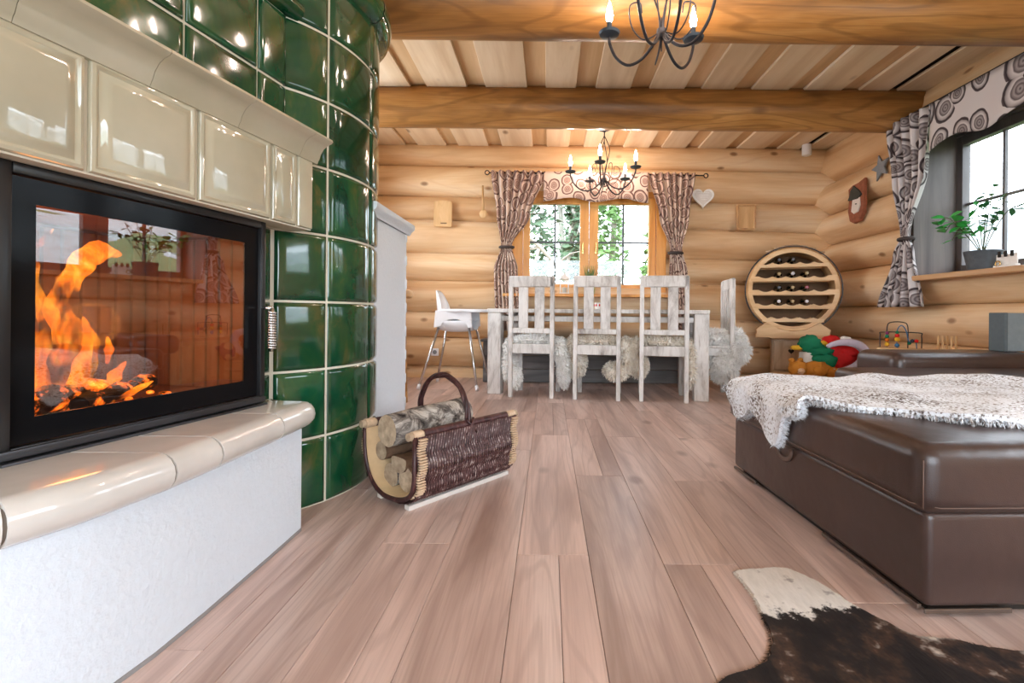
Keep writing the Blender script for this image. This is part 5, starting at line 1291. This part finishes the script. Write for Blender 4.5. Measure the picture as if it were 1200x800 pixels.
# ================================================================== LOW CHEST, TOYS
cst = thing('low_chest', 'low pine chest against the log wall behind the sofa arm', 'chest', (2.94, 3.70, 0), 0)
bxl(cst, 'body', (0, 0, 0.215), (0.28, 1.02, 0.43), MT['pine_z']); bxl(cst, 'top', (0, 0, 0.445), (0.30, 1.06, 0.03), MT['sill'], 0.006)
for k in range(3): bxl(cst, 'panel', (-0.145, -0.33 + 0.33 * k, 0.215), (0.014, 0.28, 0.34), MT['pine_z'])
bm_ = thing('bead_maze', 'wooden bead maze toy with curved wires on the low chest', 'toy', (2.93, 3.98, 0.46), R(-38))
bxl(bm_, 'base', (0, 0, 0.014), (0.32, 0.16, 0.028), MT['pine'], 0.006)
wires = [([(-0.09, 0, 0.02), (-0.09, 0, 0.20), (-0.06, 0, 0.24), (0.02, 0, 0.24), (0.05, 0, 0.20), (0.05, 0, 0.02)], 'iron'),
         ([(-0.14, 0.04, 0.02), (-0.14, 0.04, 0.13), (-0.12, 0.04, 0.155), (0.12, 0.04, 0.155), (0.14, 0.04, 0.13), (0.14, 0.04, 0.02)], 'iron'),
         ([(-0.02, -0.04, 0.02), (-0.02, -0.04, 0.17), (0.01, -0.04, 0.215), (0.04, -0.04, 0.17), (0.06, -0.04, 0.08), (0.10, -0.04, 0.10), (0.11, -0.04, 0.02)], 'blue')]
for pts, mt_ in wires: MB().tube(smoothpts(pts, 4), 0.0045, 6).build('wire', MT[mt_], bm_, local=True, smooth=True)
for (x, y, z, mt_, r) in ((-0.09, 0, 0.055, 'yellow', .018), (-0.09, 0, 0.09, 'orange', .016), (-0.09, 0, 0.12, 'green', .015), (-0.09, 0, 0.148, 'plum', .014), (-0.02, -0.04, 0.05, 'blue', .018), (-0.02, -0.04, 0.10, 'yellow', .021), (-0.02, -0.04, 0.13, 'red', .018), (-0.02, -0.04, 0.157, 'green', .014),
                            (0.08, -0.04, 0.09, 'iron_cup', .016), (0.107, -0.04, 0.09, 'red', .015), (0.06, 0.0, 0.07, 'green', .015)):
    MB().blob((x, y, z), (r, r, r), 2).build('bead', MT[mt_], bm_, local=True, smooth=True)
pg_ = thing('peg_toy', 'small wooden toy with upright pegs on the low chest', 'toy', (2.92, 3.50, 0.46), R(-38))
bxl(pg_, 'base', (0, 0, 0.02), (0.13, 0.06, 0.04), MT['pine'], 0.006)
for k in range(5): MB().tube([(-0.05 + 0.025 * k, 0, 0.035), (-0.05 + 0.025 * k, 0, 0.15)], 0.006, 8).build('peg', MT['pine_z'], pg_, local=True, smooth='auto')
bx_ = thing('metal_case', 'upright grey metal case standing on the low sofa arm', 'case', (2.89, 2.95, 0.542), 0)
bxl(bx_, 'body', (0.005, 0, 0.118), (0.23, 0.10, 0.235), MT['grey_box'], 0.006)
bxl(bx_, 'edge_strip', (-0.118, -0.004, 0.118), (0.024, 0.108, 0.237), MT['grey_box_dark'], 0.004)
for k in range(2): MB().blob((0.05, -0.052, 0.05 + 0.14 * k), (0.006, 0.004, 0.006), 1).build('screw', MT['steel'], bx_, local=True)
crate = thing('toy_crate', 'low wooden crate under the heap of soft toys', 'crate', (2.42, 4.25, 0), R(-8))
for k in range(2):
    for sy in (-1, 1): bxl(crate, 'slat', (0, sy * 0.21, 0.05 + 0.10 * k), (0.68, 0.018, 0.09), MT['pine'])
    for sx in (-1, 1): bxl(crate, 'slat', (sx * 0.335, 0, 0.05 + 0.10 * k), (0.018, 0.40, 0.09), MT['pine'])
bxl(crate, 'lid', (0, 0, 0.208), (0.70, 0.44, 0.02), MT['pine'])
ZT = 0.219
def toy(name, label, loc, pieces, rz=0):
    t = thing(name, label, 'soft toy', loc, rz)
    for nm, c, rad, mt_ in pieces: MB().blob(tuple(q * 1.25 for q in c), tuple(q * 1.25 for q in rad), 3, 0.35, 9).build(nm, MT[mt_], t, local=True, smooth=True)
    return t
toy('teddy_bear', 'golden brown fluffy teddy bear lying at the edge of the toy heap', (2.25, 4.10, ZT), [('body', (0.03, 0, 0.055), (0.10, 0.07, 0.055), 'plush_brown'), ('head', (-0.09, 0, 0.06), (0.06, 0.06, 0.058), 'plush_brown'), ('ear', (-0.12, 0.02, 0.112), (0.02, 0.014, 0.02), 'plush_brown'), ('ear', (-0.06, 0.02, 0.115), (0.02, 0.014, 0.02), 'plush_brown'), ('arm', (0.03, -0.06, 0.05), (0.05, 0.025, 0.03), 'plush_brown'), ('leg', (0.13, -0.03, 0.04), (0.05, 0.03, 0.035), 'plush_brown'), ('muzzle', (-0.095, -0.055, 0.05), (0.025, 0.02, 0.02), 'skin')])
toy('plush_duck', 'green headed plush duck with a yellow beak on the toy heap', (2.33, 4.28, ZT), [('body', (0.05, 0, 0.10), (0.11, 0.08, 0.10), 'white'), ('head', (0.0, -0.02, 0.225), (0.075, 0.07, 0.062), 'green'), ('collar', (0.06, -0.03, 0.175), (0.09, 0.06, 0.04), 'green'), ('beak', (-0.085, -0.03, 0.195), (0.045, 0.03, 0.018), 'yellow'), ('wing', (0.08, -0.08, 0.11), (0.08, 0.02, 0.05), 'green')], R(-10))
toy('plush_parrot', 'bright red plush bird with a yellow beak on the toy heap', (2.60, 4.30, ZT), [('body', (0.02, 0, 0.13), (0.15, 0.09, 0.12), 'red'), ('head', (-0.06, -0.02, 0.235), (0.06, 0.055, 0.05), 'red'), ('beak', (-0.125, -0.04, 0.225), (0.035, 0.022, 0.022), 'yellow'), ('wing', (0.08, -0.07, 0.17), (0.09, 0.03, 0.04), 'red'), ('patch', (0.03, -0.04, 0.262), (0.04, 0.03, 0.018), 'white'), ('tail', (0.15, -0.02, 0.12), (0.05, 0.03, 0.05), 'taupe')])
np_ = thing('neck_pillow', 'lavender grey crescent shaped neck pillow leaning on the toy heap', 'pillow', (2.55, 4.06, ZT))
pts = [(0.10 - 0.16 + 0.16 * math.cos(a) * 1.35, 0.0 + 0.02 * math.cos(a), 0.185 + 0.12 * math.sin(a) + 0.02 * math.cos(a)) for a in [R(q) for q in range(-115, 126, 12)]]
MB().tube(pts, [0.018 + 0.022 * math.sin(PI * i / (len(pts) - 1)) for i in range(len(pts))], 12).build('cushion', MT['lavender'], np_, smooth=True, local=True)
toy('rag_doll', 'small plum dressed rag doll beside the neck pillow', (2.70, 4.00, ZT), [('dress', (0.0, 0, 0.075), (0.07, 0.05, 0.07), 'plum'), ('head', (-0.05, -0.02, 0.12), (0.035, 0.03, 0.032), 'skin'), ('arm', (0.04, -0.04, 0.10), (0.05, 0.018, 0.02), 'plum'), ('foot', (-0.06, -0.03, 0.025), (0.028, 0.02, 0.025), 'skin')])

# ================================================================== WINDOW SILL THINGS
pot = thing('potted_plant', 'leafy green potted plant in a dark slate pot on the window sill', 'plant', (3.14, 3.46, 1.083))
MB().lathe([(0.075, 0), (0.085, 0.005), (0.108, 0.13), (0.112, 0.14), (0.108, 0.145), (0.098, 0.14), (0.096, 0.12)], 24).build('pot', MT['pot'], pot, local=True, smooth='auto')
MB().lathe([(0.001, 0.118), (0.097, 0.120), (0.097, 0.125), (0.001, 0.127)], 20).build('soil', MT['soil'], pot, local=True)
rnd = random.Random(12)
lf = bmesh.new(); lp = [(0, 0, 0), (0.35, 0.30, 0.05), (0.65, 0.33, 0.06), (1.0, 0.0, -0.05), (0.65, -0.33, 0.06), (0.35, -0.30, 0.05)]; lv = [lf.verts.new(p) for p in lp]; mid = lf.verts.new((0.5, 0, -0.03))
for k in range(6): lf.faces.new((lv[k], lv[(k + 1) % 6], mid))
lm_ = bpy.data.meshes.new('leaf'); lf.to_mesh(lm_); lf.free(); lm_.materials.append(MT['leaf'])
lm2 = lm_.copy(); lm2.materials.clear(); lm2.materials.append(MT['leaf_dark'])
def stem(pts, r=0.004):
    p = smoothpts(pts, 5); MB().tube(p, r, 6).build('stem', MT['stem'], pot, local=True, smooth=True); return p
def leaf(p, size, az, tilt, mesh, wid=1.0):
    o = bpy.data.objects.new('leaf', mesh); COL.objects.link(o); o.parent = pot; o.location = p
    o.rotation_euler = (rnd.uniform(-0.5, 0.5), tilt, az); o.scale = (size, size * wid, size)
for s in range(3):
    y1 = 0.14 + 0.07 * s
    p = stem([(0, 0.01, 0.12), (-0.01, 0.05 + 0.03 * s, 0.26), (-0.02, y1, 0.36 + 0.04 * s), (-0.02, y1 + 0.10, 0.26 + 0.07 * s)], 0.0035)
    for k in range(9):
        q = p[5 + int(k * (len(p) - 6) / 8)]
        leaf(q, rnd.uniform(0.075, 0.11), rnd.uniform(0, 6.28), rnd.uniform(-0.5, 0.7), lm_, 1.15)
for s, (dy, dx, h) in enumerate(((-0.03, 0.0, 0.42), (-0.10, -0.02, 0.46), (-0.18, 0.0, 0.40), (0.06, 0.0, 0.40), (-0.28, -0.02, 0.36))):
    p = stem([(0, 0, 0.12), (dx * 0.3, dy * 0.3, 0.12 + h * 0.4), (dx * 0.7, dy * 0.7, 0.12 + h * 0.75), (dx, dy, 0.12 + h * (1.0 if dy > -0.2 else 0.8))], 0.003)
    for k in range(8):
        q = p[6 + int(k * (len(p) - 7) / 7)]
        leaf(q, rnd.uniform(0.06, 0.09), rnd.uniform(0, 6.28), rnd.uniform(-0.3, 0.9), lm2 if s != 3 else lm_, 0.75)
sg = thing('sill_ornament', 'small white cut out ornament on the sill beside the potted plant', 'ornament', (3.10, 3.24, 1.083), 0)
bxl(sg, 'base', (0, 0, 0.012), (0.03, 0.17, 0.024), MT['white']); bxl(sg, 'board', (0.004, 0, 0.06), (0.012, 0.15, 0.075), MT['white'])
for k, y in enumerate((0.045, 0.0, -0.045)):
    bxl(sg, 'dark_figure', (-0.006, y, 0.098), (0.01, 0.022, 0.04), MT['gap'], 0.003)
MB().tube([(-0.012, 0.05 + 0.018 * math.cos(k * PI / 6), 0.035 + 0.018 * math.sin(k * PI / 6)) for k in range(12)], 0.004, 6, closed=True).build('ring', MT['brass'], sg, local=True, smooth=True)
vz = thing('flower_vase', 'glass vase of green grass standing on the dining window sill', 'vase', (0.47, 5.43, 0.973))
MB().lathe([(0.05, 0), (0.055, 0.01), (0.06, 0.15), (0.062, 0.155), (0.057, 0.15), (0.05, 0.012)], 20).build('vase', MT['vase'], vz, local=True, smooth='auto')
m = MB(); rnd = random.Random(8)
for k in range(70):
    a = rnd.uniform(0, 6.28); r0 = rnd.uniform(0, 0.035); r1 = r0 + rnd.uniform(0.01, 0.06); h = rnd.uniform(0.2, 0.33)
    m.tube([(r0 * math.cos(a), r0 * math.sin(a), 0.015), (r0 * 1.2 * math.cos(a), r0 * 1.2 * math.sin(a), h * 0.6), (r1 * math.cos(a), r1 * math.sin(a) * 0.6, h)], [0.003, 0.003, 0.001], 4)
o = m.build('grass', MT['foliage2'], vz, local=True); o['kind'] = 'stuff'
ln = thing('wire_lantern', 'small white framed lantern on the dining window sill', 'lantern', (0.175, 5.42, 0.973))
for sx in (-1, 1):
    for sy in (-1, 1): bxl(ln, 'post', (sx * 0.045, sy * 0.045, 0.09), (0.01, 0.01, 0.16), MT['white'], 0.002)
for z in (0.006, 0.168): bxl(ln, 'frame', (0, 0, z), (0.11, 0.11, 0.012), MT['white'], 0.003)
MB().lathe([(0.075, 0.174), (0.012, 0.225), (0.01, 0.235)], 4, TR(rz=PI / 4)).build('roof', MT['white'], ln, local=True)
MB().tube([(0.02 * math.cos(k * PI / 6), 0, 0.25 + 0.02 * math.sin(k * PI / 6)) for k in range(12)], 0.003, 6, closed=True).build('ring', MT['steel'], ln, local=True, smooth=True)
MB().lathe([(0.025, 0.012), (0.025, 0.07), (0.003, 0.072), (0.002, 0.085)], 14).build('candle', MT['candle'], ln, local=True, smooth='auto')
bw = thing('candle_bowl', 'small red and white patterned candle bowl on the dining table', 'bowl', (0.50, 4.75, 0.7895))
MB().lathe([(0.03, 0), (0.036, 0.004), (0.045, 0.04), (0.047, 0.07), (0.042, 0.07), (0.04, 0.042), (0.03, 0.012)], 20).build('bowl', MT['white'], bw, local=True, smooth='auto')
for k in range(8): MB().blob((0.046 * math.cos(k * PI / 4), 0.046 * math.sin(k * PI / 4), 0.045), (0.008, 0.008, 0.014), 1).build('red_dot', MT['red'], bw, local=True, smooth=True)
MB().lathe([(0.03, 0.015), (0.03, 0.06), (0.002, 0.062)], 14).build('candle', MT['red'], bw, local=True, smooth='auto')
# ---- round side table half hidden behind the stove flank
st = thing('side_table', 'round topped wooden side table half hidden behind the white stove flank', 'table', (-1.38, 3.95, 0))
MB().lathe([(0.22, 0.865), (0.245, 0.875), (0.25, 0.90), (0.245, 0.925), (0.22, 0.935)], 28).build('top', MT['pine'], st, local=True, smooth='auto')
for k in range(4):
    a = k * PI / 2 + 0.1; MB().tube([(0.17 * math.cos(a), 0.17 * math.sin(a), 0.87), (0.20 * math.cos(a), 0.20 * math.sin(a), 0.0)], [0.02, 0.016], 10).build('leg', MT['beam'], st, local=True, smooth='auto')

ot = thing('wall_outlet', 'small white socket low on the log wall beside the high chair', 'socket', (-1.30, 5.485, 0.25))
MB().box((-1.30, 5.478, 0.295), (0.085, 0.02, 0.085), r=0.006).build('plate', MT['plastic_white'], ot, smooth='auto')
MB().lathe([(0.001, 0), (0.024, 0), (0.024, 0.004), (0.001, 0.004)], 16, TR((-1.30, 5.468, 0.295), rx=R(90))).build('socket', MT['grey_star'], ot, smooth='auto')
